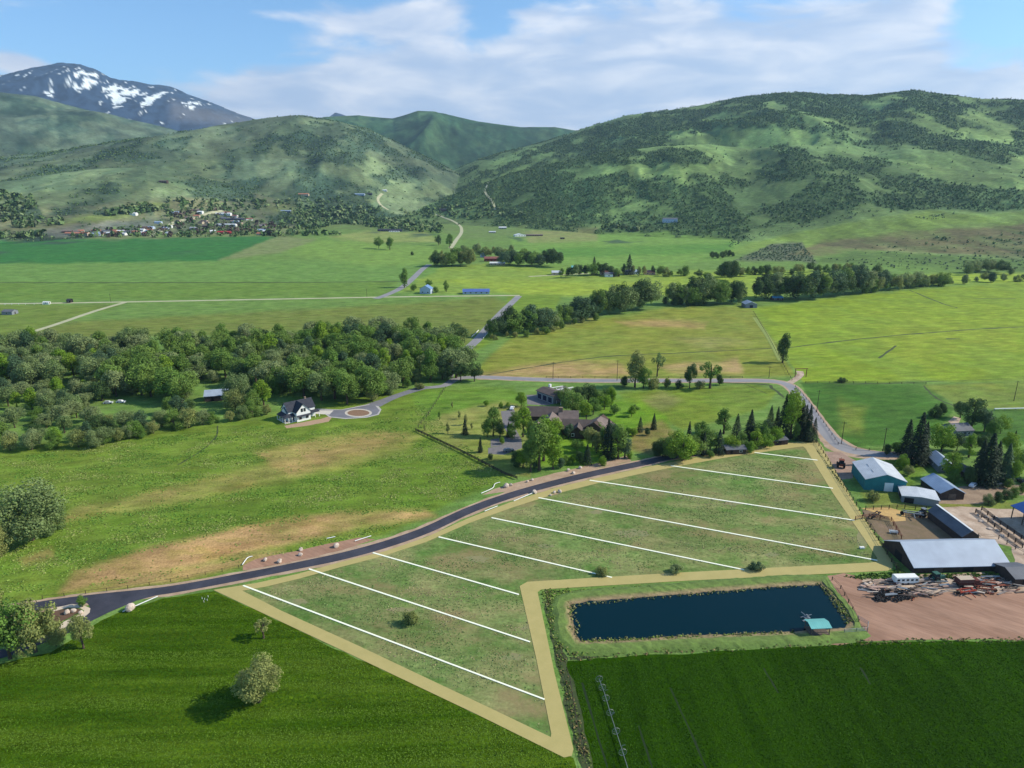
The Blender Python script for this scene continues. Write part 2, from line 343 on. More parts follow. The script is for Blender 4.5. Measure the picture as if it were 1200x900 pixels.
# soft areas of the land: (outline in picture points, colour, softness px, opacity, how patchy)
LAND = [
    ([(-400, 545), (-50, 535), (110, 512), (300, 488), (490, 455), (600, 455), (600, 560), (450, 630), (200, 690), (-60, 712), (-500, 720)], (97, 126, 56), 5, 1, .0),
    ([(-300, 660), (-20, 640), (140, 600), (320, 545), (500, 535), (590, 565), (450, 615), (300, 625), (120, 662), (-100, 690)], (86, 122, 50), 9, .8, .6),
    ([(60, 612), (100, 590), (200, 572), (330, 540), (430, 512), (500, 508), (478, 528), (400, 552), (300, 572), (215, 590), (130, 602)], (164, 138, 88), 7, .98, .6),
    ([(300, 530), (420, 505), (480, 507), (440, 530), (340, 560)], (172, 138, 92), 6, .9, .5),
    ([(66, 692), (84, 668), (160, 645), (280, 618), (400, 602), (500, 600), (512, 606), (420, 622), (310, 647), (180, 672)], (172, 138, 92), 6, 1, .45),
    ([(90, 694), (170, 672), (250, 660), (330, 648), (300, 662), (200, 682)], (168, 138, 90), 5, .9, .5),
    ([(20, 655), (60, 640), (64, 652), (30, 662)], (150, 126, 80), 5, .8, .4),
    ([(-300, 400), (575, 349), (600, 356), (540, 410), (480, 385), (0, 400)], (103, 122, 68), 3, 1, .15),
    ([(-300, 413), (0, 399), (145, 357), (0, 357), (-300, 359)], (100, 126, 66), 1.5, 1, .15),
    ([(-300, 355), (575, 347), (520, 308), (250, 304), (0, 309), (-300, 311)], (96, 134, 66), 1.5, 1, .1),
    ([(-300, 355), (455, 348), (468, 330), (-300, 331)], (94, 128, 64), 1.2, .8, .2),
    ([(-300, 311), (0, 309.5), (255, 305.5), (326, 277), (0, 281), (-300, 283)], (58, 110, 54), 1.2, 1, .05),
    ([(255, 305), (326, 276), (372, 280), (330, 296)], (112, 128, 82), 2, 1, .2),
    ([(330, 296), (372, 280), (420, 284), (520, 290), (505, 308), (430, 312)], (112, 146, 68), 3, .8, .3),
    ([(385, 278), (430, 270), (500, 272), (515, 284), (430, 284)], (140, 150, 88), 2, .7, .3),
    ([(520, 312), (600, 308), (800, 322), (800, 345), (610, 345), (470, 342)], (122, 148, 62), 2.5, 1, .25),
    ([(480, 326), (620, 330), (800, 330), (800, 345), (615, 345)], (136, 158, 56), 3, .8, .3),
    ([(600, 345), (660, 345), (640, 385), (590, 392), (545, 420)], (104, 136, 60), 2, 1, .2),
    ([(600, 275), (850, 268), (870, 290), (840, 305), (700, 322), (600, 310)], (104, 142, 66), 2, 1, .2),
    ([(630, 292), (860, 284), (860, 296), (640, 302)], (80, 128, 54), 2, .9, .2),
    ([(610, 270), (700, 266), (700, 283), (620, 285)], (138, 136, 88), 2.5, .8, .3),
    ([(840, 297), (900, 280), (1010, 258), (1090, 247), (1160, 252), (1210, 247), (1500, 240), (1500, 275), (1000, 285), (900, 297)], (112, 142, 66), 2, 1, .35),
    ([(860, 305), (905, 286), (940, 284), (958, 308), (930, 306)], (84, 98, 76), 2, 1, .15),
    ([(925, 300), (960, 283), (1060, 272), (1200, 262), (1500, 258), (1500, 305), (1200, 302), (1000, 292), (960, 300)], (104, 106, 72), 3, 1, .35),
    ([(955, 306), (1000, 294), (1200, 304), (1500, 306), (1500, 322), (1200, 322), (1060, 312)], (76, 106, 54), 2, 1, .4),
    ([(1060, 322), (1300, 318), (1300, 330), (1060, 334)], (138, 164, 54), 2, .9, .2),
    ([(780, 318), (960, 316), (1000, 328), (880, 350), (790, 345)], (128, 154, 58), 2, .9, .2),
    # brown pasture in the middle and the bright pasture beside it
    ([(550, 440), (600, 396), (700, 374), (780, 360), (880, 360), (932, 440), (700, 445)], (120, 134, 66), 3, 1, .2),
    ([(560, 440), (640, 425), (720, 425), (745, 438), (700, 444)], (170, 140, 96), 5, .95, .45),
    ([(640, 378), (690, 366), (700, 372), (650, 386)], (150, 144, 84), 4, .9, .4),
    ([(720, 377), (770, 373), (830, 378), (825, 384), (740, 383)], (168, 140, 92), 3, .9, .4),
    ([(790, 400), (850, 395), (880, 405), (830, 412)], (142, 136, 84), 5, .6, .4),
    ([(775, 430), (800, 424), (840, 424), (866, 420), (870, 436), (800, 440)], (168, 140, 98), 4, .9, .4),
    ([(640, 395), (720, 388), (740, 398), (640, 410)], (118, 140, 70), 6, .7, .4),
    ([(880, 361), (1010, 345), (1100, 337), (1200, 331), (1600, 318), (1600, 450), (1200, 446), (942, 448)], (118, 146, 54), 2, 1, .25),
    ([(900, 375), (1200, 345), (1300, 350), (1300, 390), (1000, 400), (930, 420)], (124, 150, 58), 10, .7, .6),
    ([(1000, 395), (1060, 375), (1180, 385), (1200, 410), (1060, 430)], (128, 148, 62), 8, .6, .5),
    ([(938, 448), (1085, 450), (1120, 480), (1085, 520), (985, 526), (960, 495)], (70, 104, 40), 2, 1, .3),
    ([(985, 470), (1020, 480), (1010, 512), (985, 510)], (112, 130, 64), 8, .7, .5),
    ([(1080, 452), (1200, 446), (1600, 442), (1600, 478), (1130, 480)], (110, 128, 62), 2, 1, .4),
    ([(1120, 480), (1600, 478), (1600, 520), (1150, 520)], (70, 104, 42), 2, 1, .2),
    ([(725, 462), (800, 452), (880, 450), (910, 458), (895, 480), (800, 505), (730, 470)], (104, 130, 56), 3, 1, .25),
    ([(750, 470), (780, 458), (800, 470), (775, 485)], (136, 132, 80), 5, .7, .4),
    # meadow and garden round the brown house
    ([(480, 460), (600, 452), (620, 470), (560, 490), (500, 492)], (92, 130, 58), 4, 1, .2),
    ([(492, 505), (520, 485), (590, 468), (620, 480), (620, 560), (595, 556)], (138, 138, 74), 3, 1, .4),
    ([(640, 510), (700, 505), (750, 470), (780, 490), (790, 515), (700, 545), (620, 548)], (100, 142, 46), 4, 1, .15),
    ([(745, 500), (775, 495), (800, 515), (765, 532), (735, 528)], (132, 112, 72), 4, .9, .3),
    ([(690, 470), (740, 470), (760, 495), (725, 515)], (92, 134, 48), 5, .9, .2),
    # far valley, foot of the hills
    ([(-300, 283), (0, 281), (330, 276), (400, 262), (300, 225), (100, 240), (-300, 250)], (112, 118, 88), 4, .9, .4),
    ([(60, 262), (160, 240), (200, 238), (140, 258)], (118, 140, 76), 3, .9, .3),
    ([(10, 275), (100, 262), (190, 258), (160, 272), (60, 280)], (122, 120, 108), 3, .9, .3),
    ([(395, 232), (440, 228), (435, 240), (400, 242)], (118, 140, 92), 3, .8, .3),
    ([(300, 240), (420, 245), (520, 260), (540, 270), (360, 272)], (94, 116, 66), 5, .8, .5),
    ([(480, 250), (620, 262), (620, 280), (540, 280)], (98, 122, 72), 5, .8, .5),
    # farmyard
    ([(1000, 545), (1060, 530), (1100, 540), (1060, 580), (1020, 560)], (84, 118, 46), 4, .8, .2),
    ([(1010, 575), (1060, 575), (1200, 590), (1200, 600), (1060, 600), (1020, 600)], (118, 126, 66), 4, .9, .4),
]
# woods and brush on the slopes: (outline, density -1..1, softness)
WOODS = [
    ([(650, 178), (720, 146), (800, 126), (920, 108), (1070, 108), (1200, 160), (1200, 195), (1090, 178), (960, 158), (850, 150), (740, 178), (660, 195)], .62, 12),
    ([(560, 215), (620, 190), (680, 178), (760, 170), (870, 180), (900, 205), (860, 270), (720, 262), (640, 250), (560, 245), (470, 235)], .35, 14),
    ([(470, 232), (560, 205), (660, 205), (800, 215), (860, 235), (850, 272), (700, 262), (560, 245), (500, 245)], .45, 10),
    ([(880, 170), (930, 162), (960, 190), (1050, 172), (1060, 190), (990, 215), (900, 215)], .38, 8),
    ([(930, 225), (1000, 205), (1080, 208), (1200, 225), (1300, 235), (1300, 262), (1080, 248), (960, 250), (900, 262)], .62, 8),
    ([(850, 250), (930, 235), (1000, 240), (960, 252), (870, 276)], .5, 6),
    ([(740, 160), (860, 152), (940, 165), (860, 175), (760, 172)], -.45, 7), ([(1040, 182), (1200, 190), (1200, 218), (1080, 205), (1040, 200)], -.7, 8),
    ([(860, 185), (880, 180), (905, 235), (870, 255), (850, 225)], -.3, 8), ([(690, 192), (780, 188), (850, 196), (800, 206), (700, 206)], -.5, 6),
    ([(640, 176), (760, 182), (760, 188), (640, 190)], -.35, 5), ([(1105, 132), (1150, 138), (1186, 152), (1190, 172), (1130, 162)], -.75, 6), ([(1090, 112), (1300, 124), (1300, 150), (1190, 146), (1110, 128)], .5, 6),
    ([(330, 150), (420, 150), (470, 172), (520, 200), (480, 222), (380, 225), (300, 180), (255, 160)], .5, 14),
    ([(200, 215), (300, 205), (470, 215), (470, 232), (330, 240), (220, 232)], .4, 8),
    ([(0, 190), (130, 172), (200, 175), (120, 215), (0, 225)], .15, 14), ([(70, 128), (130, 130), (120, 150), (70, 150)], .5, 8), ([(0, 112), (60, 118), (120, 150), (60, 168), (0, 165)], .2, 12),
    ([(0, 222), (40, 235), (50, 255), (0, 256)], .7, 5), ([(320, 240), (420, 240), (520, 262), (520, 274), (420, 268), (330, 262)], .75, 6),
    ([(60, 240), (100, 238), (150, 250), (60, 252)], .1, 5), ([(110, 248), (180, 242), (180, 250), (110, 252)], .8, 3),
    ([(390, 138), (700, 150), (640, 195), (560, 215), (440, 160)], .3, 12), ([(290, 170), (330, 170), (330, 205), (270, 205)], -.2, 8),
    ([(455, 205), (500, 216), (560, 222), (540, 232), (460, 228)], -.3, 5),
    ([(620, 258), (860, 266), (850, 276), (730, 272), (620, 270)], .25, 4), ([(860, 308), (950, 300), (955, 309), (900, 311)], .5, 2),
    ([(960, 284), (1200, 268), (1300, 268), (1300, 310), (1200, 306), (980, 300)], .18, 4), ([(1040, 312), (1200, 302), (1200, 318), (1080, 320)], .5, 3),
]
def wood_density(px, py, x, y, d, idx):
    base = np.where(idx == 0, .36, np.where(idx == 1, .33, np.where(idx == 3, .5, np.where(idx == 2, .36, np.where(idx == 5, .62, .0)))))
    base = np.where((idx < 0), .0, base)
    for P, g, s in WOODS:
        base = base + g * poly_mask(px, py, P, s)
    n = fbm(x / 105, y / 190, 5, 3); n2 = fbm(x / 36, y / 56, 3, 9)
    flat = poly_mask(px, py, [(840, 300), (900, 277), (1010, 256), (1090, 245), (1160, 249), (1210, 245), (1500, 240), (1500, 262), (1060, 276), (950, 286), (900, 297)], 1.5)
    t = base * 1.0 - .10 + (n - .5) * 2.2 + (n2 - .5) * 1.0
    return np.clip((t - .42) / .3, 0, 1) * (1 - flat)

def build_ground():
    D0 = [20, 40, 60, 80]
    ys = np.arange(985, 288, -1.6); Dn = [G(600, p).y for p in ys]
    Df = np.geomspace(Dn[-1] * 1.006, 4300, 190); Dz = np.geomspace(4350, 16000, 260)
    D = np.concatenate([D0, Dn, Df, Dz, [22000, 40000]])
    A = np.concatenate([np.linspace(-math.pi, -1.0, 40)[:-1], np.linspace(-1.0, -.72, 60)[:-1], np.linspace(-.72, .72, 760), np.linspace(.72, 1.0, 60)[1:], np.linspace(1.0, math.pi, 40)[1:]])
    nr, nc = len(D), len(A)
    aa, dd = np.meshgrid(A, D); x = (np.sin(aa) * dd).ravel(); y = (np.cos(aa) * dd).ravel(); d = dd.ravel()
    z, idx = terrain(x, y)
    px, py = to_px(x, y, z)
    px = np.where(y < 60, -9999, px)
    # colours
    wx = (fbm(x / 26, y / 40, 3, 41) - .5); wy = (fbm(x / 26 + 50, y / 40, 3, 42) - .5)
    def col(c): return np.array(lin(c))
    C = np.tile(col((106, 132, 66)), (len(x), 1))
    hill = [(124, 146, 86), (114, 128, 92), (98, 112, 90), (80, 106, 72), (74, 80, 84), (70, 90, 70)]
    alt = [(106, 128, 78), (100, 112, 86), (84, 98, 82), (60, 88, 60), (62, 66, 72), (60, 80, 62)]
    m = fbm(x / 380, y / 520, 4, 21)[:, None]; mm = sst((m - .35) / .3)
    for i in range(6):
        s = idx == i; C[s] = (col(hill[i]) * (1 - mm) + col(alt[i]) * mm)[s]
    pat = fbm(x / 30, y / 55, 4, 91)
    near = sst((1400 - d) / 800)
    for P, c, soft, op, patchy in LAND:
        my = sum(p[1] for p in P) / len(P)
        if c[1] > c[0] and c[0] > 70: c = (c[0] + 9, c[1] - 1, max(20, c[2] - 10)) if my > 340 else (c[0] + 10, c[1] + 2, c[2] + 2)
        k = poly_mask(px + wx * soft * 3, py + wy * soft * 2.0, P, soft) * op
        k = k * (1 - patchy * sst((pat - .42) / .22))
        C = C * (1 - k[:, None]) + col(c) * k[:, None]
    flat_ = poly_mask(px, py, [(600, 275), (840, 270), (900, 277), (1010, 256), (1090, 245), (1160, 249), (1210, 245), (1500, 240), (1500, 262), (1060, 276), (950, 286), (900, 300), (840, 310), (600, 310)], 3)
    # brush and wooded ground
    w = wood_density(px, py, x, y, d, idx) * sst((d - 1150) / 250)
    bc = np.where((idx == 0)[:, None], col((76, 100, 62)), np.where((idx == 3)[:, None], col((50, 80, 54)), col((62, 82, 66))))
    C = C * (1 - .85 * w[:, None]) + bc * .85 * w[:, None]
    # noise veins darken the slopes, the ground between is paler
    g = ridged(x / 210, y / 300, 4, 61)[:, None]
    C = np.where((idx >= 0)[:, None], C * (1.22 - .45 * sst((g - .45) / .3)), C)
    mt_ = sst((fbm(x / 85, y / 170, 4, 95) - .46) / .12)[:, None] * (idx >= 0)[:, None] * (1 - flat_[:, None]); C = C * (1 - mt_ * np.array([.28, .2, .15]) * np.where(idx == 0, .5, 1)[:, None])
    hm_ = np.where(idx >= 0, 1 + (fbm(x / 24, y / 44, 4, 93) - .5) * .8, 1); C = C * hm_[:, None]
    # rock, forest and snow on the far peak, haze blue mixed into the base colours
    s5 = idx == 4
    if s5.any():
        xs, ys_, zs, ps, qs = x[s5], y[s5], z[s5], px[s5], py[s5]
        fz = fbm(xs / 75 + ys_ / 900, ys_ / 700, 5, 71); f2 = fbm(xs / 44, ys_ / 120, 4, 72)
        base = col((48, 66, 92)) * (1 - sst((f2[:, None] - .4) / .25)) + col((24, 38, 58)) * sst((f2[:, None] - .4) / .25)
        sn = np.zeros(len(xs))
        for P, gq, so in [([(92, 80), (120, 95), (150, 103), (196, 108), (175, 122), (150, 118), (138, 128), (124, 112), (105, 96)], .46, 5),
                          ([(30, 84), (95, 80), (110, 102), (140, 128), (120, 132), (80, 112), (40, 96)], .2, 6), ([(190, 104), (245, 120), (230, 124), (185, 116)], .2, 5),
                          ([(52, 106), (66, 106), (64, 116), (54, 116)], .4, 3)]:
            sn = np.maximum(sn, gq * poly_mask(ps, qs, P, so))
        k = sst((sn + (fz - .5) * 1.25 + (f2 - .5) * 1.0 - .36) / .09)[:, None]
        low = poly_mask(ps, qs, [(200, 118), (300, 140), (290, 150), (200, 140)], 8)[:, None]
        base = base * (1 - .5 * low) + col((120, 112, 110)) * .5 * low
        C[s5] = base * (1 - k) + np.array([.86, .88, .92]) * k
    C = np.clip(C, .004, .95)
    V = np.stack([x, y, z - 0.0], 1)
    i = np.arange(nr - 1)[:, None] * nc + np.arange(nc - 1)[None, :]; i = i.ravel()
    Q = np.stack([i, i + nc, i + nc + 1, i + 1], 1)[:, ::-1]
    # material: the colours above with turf mottling and grain
    mt, nt, b, o = new_mat('turf'); at = nt.nodes.new('ShaderNodeVertexColor'); at.layer_name = 'Col'
    v = coords(nt); st = coords(nt, (2.6, 1.0), R(12))
    n1 = noise(nt, v, .045, 6, .62); n2 = noise(nt, st, .2, 6, .7); n3 = noise(nt, v, 1.3, 3, .65)
    c = scale_col(nt, at.outputs[0], mrange(nt, n1, .35, .65, .88, 1.18)); c = scale_col(nt, c, mrange(nt, n2, .36, .64, .74, 1.28)); c = scale_col(nt, c, mrange(nt, n3, .25, .75, .66, 1.34))
    c = mixc(nt, mrange(nt, noise(nt, coords(nt, (2.0, 1.0), R(-14)), .16, 6, .72), .47, .58, 0, .9), c, (.84, .95, .74), 'MULTIPLY')
    yel = mixc(nt, mrange(nt, noise(nt, st, .12, 5, .6), .5, .72, 0, .35), c, (1.25, 1.02, .85), 'MULTIPLY')
    nt.links.new(yel, b.inputs['Base Color']); b.inputs['Roughness'].default_value = .95; b.inputs['Specular IOR Level'].default_value = .1
    bump(nt, b, n3, .5, .25)
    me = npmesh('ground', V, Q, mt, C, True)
    tag(put('ground', me), kind='structure')
build_ground()

# ------------------------------------------------------------------ sheets laid on the ground
ZL = [0]
def subdiv(P, step=9.0, close=True):
    out = []
    n = len(P)
    for i in range(n if close else n - 1):
        a, b = Vector(P[i]), Vector(P[(i + 1) % n]); k = max(1, int((b - a).length / step))
        out += [a.lerp(b, j / k) for j in range(k)]
    if not close: out.append(Vector(P[-1]))
    return out
def sheet(name, pts, mat, z, rough_edge=0.0, kind='structure', step=4.0, world=False):
    P = [Vector(p) if world else G(*p) for p in pts]
    if rough_edge:
        P = subdiv(P, step); P = [p + Vector((random.uniform(-1, 1), random.uniform(-1, 1), 0)) * rough_edge for p in P]
    import mathutils
    V = [(p.x, p.y, z) for p in P]; T = mathutils.geometry.tessellate_polygon([[Vector((p.x, p.y, 0)) for p in P]])
    F = []
    for t in T:
        a, b, c = (Vector(V[i]) for i in t); F.append(t if (b - a).cross(c - a).z > 0 else t[::-1])
    me = bpy.data.meshes.new(name); me.from_pydata(V, [], F); me.materials.append(mat)
    o = put(name, me)
    return tag(o, kind=kind) if kind else o
def spline(P, k=6):
    out = []; n = len(P)
    for i in range(n - 1):
        p0, p1, p2, p3 = P[max(i - 1, 0)], P[i], P[i + 1], P[min(i + 2, n - 1)]
        for j in range(k):
            t = j / k; out.append(.5 * ((2 * p1) + (p2 - p0) * t + (2 * p0 - 5 * p1 + 4 * p2 - p3) * t * t + (3 * p1 - p0 - 3 * p2 + p3) * t ** 3))
    return out + [P[-1]]
def ribbon(name, pts, w, mat, z=.02, far=False, jit=0.0, kind='structure', smooth=True, thick=0):
    P = [GT(*p) if far else G(*p) for p in pts]
    if smooth: P = spline(P)
    if jit or far: P = subdiv(P, 6 if not far else 15, False)
    ws = w if hasattr(w, '__len__') else [w, w]; V = []; n = len(P)
    for i, p in enumerate(P):
        t = (P[min(i + 1, n - 1)] - P[max(i - 1, 0)]); t.z = 0; t.normalize(); q = Vector((-t.y, t.x, 0))
        f = i / (n - 1) * (len(ws) - 1); k = min(int(f), len(ws) - 2); hw = (ws[k] + (ws[k + 1] - ws[k]) * (f - k)) / 2
        for s in (1, -1):
            r = p + q * s * (hw + random.uniform(-jit, jit)); V.append((r.x, r.y, (hz(r.x, r.y) if far else 0) + z))
    F = [(2 * i, 2 * i + 1, 2 * i + 3, 2 * i + 2) for i in range(n - 1)]
    me = bpy.data.meshes.new(name); me.from_pydata(V, [], F); me.materials.append(mat); o = put(name, me)
    return tag(o, kind=kind) if kind else o

def turf(name, c, c2, stretch, rot, bmp=.6, v2=.2, sc=.35, stripe=None):
    """crop or meadow: two greens in drawn-out streaks, grain and, where sown, rows"""
    m, nt, b, o = new_mat(name); v = coords(nt); st = coords(nt, stretch, rot)
    n1 = noise(nt, st, sc, 6, .65); n0 = noise(nt, v, .03, 5, .6); n3 = noise(nt, st, sc * 5, 4, .65)
    c_ = mixc(nt, mrange(nt, n1, .38, .62, 0, 1), lin(c), lin(c2))
    c_ = scale_col(nt, c_, mrange(nt, n0, .36, .64, .84, 1.16)); c_ = scale_col(nt, c_, mrange(nt, n3, .28, .72, 1 - v2, 1 + v2)); c_ = scale_col(nt, c_, mrange(nt, noise(nt, v, 1.1, 3, .7), .3, .7, 1 - v2 * .9, 1 + v2 * .9))
    if stripe:
        w = nt.nodes.new('ShaderNodeTexWave'); nt.links.new(coords(nt, (1, 1), rot), w.inputs[0]); w.bands_direction = 'Y'; w.inputs['Scale'].default_value = stripe
        w.inputs['Distortion'].default_value = 1.5; w.inputs['Detail'].default_value = 2; w.inputs['Detail Scale'].default_value = .3
        c_ = scale_col(nt, c_, mrange(nt, w.outputs[1], 0, 1, .9, 1.08))
    nt.links.new(c_, b.inputs['Base Color']); b.inputs['Roughness'].default_value = .95; b.inputs['Specular IOR Level'].default_value = .0
    bump(nt, b, n3, bmp, .3); return m

ROAD = [(-60, 724), (10, 716), (60, 707.5), (120, 700), (200, 691), (300, 672.5), (350, 662.5), (400, 652), (450, 638.5), (500, 621), (550, 598), (600, 580), (650, 566), (700, 554), (750, 543.5), (785, 536), (830, 530)]
ASPH = surf('asphalt', (68, 67, 76), (52, 53, 62), var=.12, scale=.22, fine=2.2, rough=.8, big=.06)
ASPH2 = surf('worn_asphalt', (150, 146, 146), (132, 130, 132), var=.06, scale=.1, fine=2)
GRAVEL = surf('gravel', (186, 160, 134), (160, 132, 106), var=.14, scale=.25, fine=2.5)
DIRT = surf('dirt', (170, 132, 108), (140, 104, 82), var=.16, scale=.2, fine=1.2, big=.04, bmp=.5, bd=.15, stretch=(5, 1), rot=R(-38))
DIRT2 = surf('dark_dirt', (134, 110, 88), (104, 92, 62), var=.16, scale=.16, fine=1.8, bmp=.4, bd=.1)
PALE = surf('pale_dirt', (200, 178, 156), (158, 132, 110), var=.15, scale=.22, fine=1.8, bmp=.3)
CONC = surf('concrete', (206, 198, 186), var=.08, scale=.4)
DITCH = surf('ditch_soil', (72, 84, 42), (54, 64, 34), scale=.5)
LANE = surf('lane_dust', (190, 184, 150), (168, 168, 128), var=.08, scale=.1)
MULCH = surf('mulch', (112, 84, 64), (90, 70, 54), scale=.6)

CROP = turf('crop_green', (56, 82, 8), (76, 98, 20), (7.0, 1.0), R(4), sc=.16, v2=.4, stripe=.045)
CROP2 = turf('crop_dense', (34, 62, 3), (44, 74, 6), (1.0, 7.0), R(6), sc=.4, v2=.16, bmp=.4)
LOT = turf('lot_meadow', (104, 124, 68), (136, 136, 88), (1.8, 1.0), R(-10), sc=.1, v2=.28)
sheet('crop_field', [(-420, 800), (-80, 782), (0, 778), (60, 764), (118, 728), (150, 712), (190, 702), (250, 693), (300, 716), (672, 889), (678, 910), (700, 1050), (-420, 1050)], CROP, .008, .5)
sheet('dense_crop_field', [(664, 775), (760, 768), (940, 758), (1010, 753), (1200, 751), (1500, 749), (1700, 1050), (735, 1050), (692, 905)], CROP2, .012, .4)
OUT = [(250, 692), (300, 684.5), (350, 673), (400, 659), (450, 647), (500, 629.5), (550, 607), (600, 588), (650, 572.5), (700, 560), (750, 549.5), (800, 539.5), (850, 530), (900, 522.5), (953, 516.5), (957, 518)]
OUT2 = [(1000, 593), (1047, 660), (1045, 666), (1038, 667), (800, 679), (632, 690), (629, 693), (650, 790), (671, 880), (669, 886), (660, 888)]
_nt = LOT.node_tree; _b = _nt.nodes['Principled BSDF']; _src = _b.inputs['Base Color'].links[0].from_socket
_c = mixc(_nt, mrange(_nt, noise(_nt, coords(_nt, (1.6, 1), R(-10)), .055, 6, .66), .50, .66, 0, .8), _src, lin((142, 124, 88)))
_c = mixc(_nt, mrange(_nt, noise(_nt, coords(_nt, (1.3, 1), R(25)), .07, 6, .7), .50, .60, 0, .75), _c, (.62, .92, .62), 'MULTIPLY')
_nt.links.new(_c, _b.inputs['Base Color'])
sheet('lot_meadow', [(258, 692)] + OUT[1:-1] + OUT2[:3] + OUT2[3:-1], LOT, .016)
# soft bare patches on the lots lie in their own sheets
BARE = surf('bare_turf', (140, 130, 90), (118, 126, 80), var=.14, scale=.25, fine=1.6)
for k, (bx, by, rx, ry) in enumerate([(740, 625, 22, 5), (1010, 632, 9, 12), (620, 735, 12, 4), (560, 655, 18, 4), (700, 600, 9, 3), (965, 545, 10, 3), (470, 715, 16, 4), (600, 770, 16, 5), (905, 650, 10, 3), (640, 640, 12, 3), (860, 590, 14, 3), (350, 705, 15, 4)]):
    P = [(bx + math.cos(a) * rx * random.uniform(.5, 1.2), by + math.sin(a) * ry * random.uniform(.5, 1.2)) for a in np.linspace(0, 2 * math.pi, 22)[:-1]]
    sheet('bare_ground', P, BARE, .020, .25, step=1.2)
# new road with its gravel shoulders
ribbon('road_shoulder', ROAD, [7, 7, 6.4, 6.4, 6.4, 6.6, 7.5, 8.5, 7.5, 6.8, 6.8, 7.6, 8, 7, 6, 6], GRAVEL, .024, jit=.35)
sheet('road_shoulder', [(285, 669), (284, 663), (300, 655), (350, 645), (400, 634), (420, 630), (440, 632), (400, 645), (350, 657)], DIRT, .028, .25)
sheet('road_shoulder', [(565, 580), (580, 573), (600, 567), (640, 557), (680, 547.5), (735, 534), (740, 540), (690, 551), (640, 564), (600, 575)], GRAVEL, .030, .25)
ribbon('road', ROAD, [4.4, 4.4, 4.2, 4.0, 4.0, 4.0, 4.4, 4.4, 4.4, 4.4, 4.4, 4.6, 4.6, 4.4, 4.2], ASPH, .036)
sheet('road', [(96, 700.5), (150, 694), (210, 687.5), (186, 697), (160, 704), (127, 718), (105, 729), (85, 740), (60, 750), (20, 766), (-20, 778), (-20, 768), (30, 752), (68, 738), (90, 728), (104, 718), (105, 710)], ASPH, .040)
sheet('kerb_path', [(58, 714), (84, 708), (98, 709.5), (106, 713), (105, 718), (98, 724), (82, 732), (72, 738), (66, 736), (76, 728), (90, 722), (99, 716), (94, 712.5), (80, 712), (58, 718)], surf('kerb_stone', (214, 194, 168), var=.1), .044)
sheet('planting_bed', [(60, 717), (80, 713), (93, 713.5), (97, 716), (88, 721), (75, 727), (62, 732), (50, 735)], MULCH, .048)
# county road, lanes and drives
ribbon('road_verge', [(1078, 533), (1045, 534), (1010, 531), (990, 526), (975, 515), (965, 503), (955, 489), (945, 475), (935, 462), (925, 452), (910, 447.5), (880, 446), (800, 446), (700, 446), (640, 445), (600, 443.5), (560, 442)], [7, 9, 13, 14, 10, 8.5, 8.5, 8.5, 8.5, 9, 9, 9, 9, 9, 9, 9], GRAVEL, .024, jit=.4)
ribbon('county_road', [(1070, 533), (1040, 533), (1010, 530), (990, 525), (975, 514), (965, 503), (955, 489), (945, 475), (935, 462), (925, 452), (910, 447.5), (880, 446), (800, 446), (700, 446), (640, 445), (600, 443.5), (560, 442), (535, 444), (520, 452), (490, 455)], [5, 6, 8, 8, 6.5, 6, 6, 6, 6, 6, 6.5, 6.5, 6.5, 6.5, 6.5, 6.5, 6, 5, 4.5], ASPH2, .032)
ribbon('county_road', [(524, 442), (530, 427), (545, 411), (560, 397.5), (575, 380), (590, 364), (608, 347)], [7, 7], ASPH2, .036)
ribbon('county_road', [(440, 350), (452, 346), (470, 337.5), (483, 327), (495, 315.5), (503, 310)], [8, 8], ASPH2, .06)
ribbon('dirt_lane', [(-200, 357), (0, 356), (140, 354), (300, 351), (460, 348), (575, 346.6), (609, 346.2)], [6, 6], LANE, .05)
ribbon('dirt_lane', [(-60, 412), (5, 398), (60, 382), (110, 365), (146, 354.5)], [5.5, 5.5], LANE, .055)
ribbon('dirt_lane', [(620, 324), (680, 321), (690, 320.5)], [6, 6], LANE, .05)
ribbon('ditch', [(-200, 331.5), (300, 331), (470, 330)], [4, 4], DITCH, .045)
ribbon('dirt_lane', [(528, 291), (535, 281), (541, 271), (537, 263), (520, 255), (507, 250)], [8, 8, 7, 6], LANE, .35, far=True)
ribbon('dirt_lane', [(455, 246), (446, 240), (443, 233), (448, 227)], [9, 9], LANE, .5, far=True)
ribbon('dirt_lane', [(580, 246), (577, 236), (568, 224), (572, 215), (578, 210)], [7, 6], LANE, .6, far=True)
ribbon('dirt_lane', [(178, 277), (192, 268), (215, 258), (262, 247)], [12, 12], LANE, .5, far=True)
ribbon('dirt_lane', [(925, 449), (933, 444), (938, 439), (937, 435)], [4, 4], PALE, .042)
ribbon('farm_track', [(884, 372), (900, 395), (915, 423)], [3.2, 3.2], surf('track_grass', (150, 160, 84), (132, 146, 70)), .03)
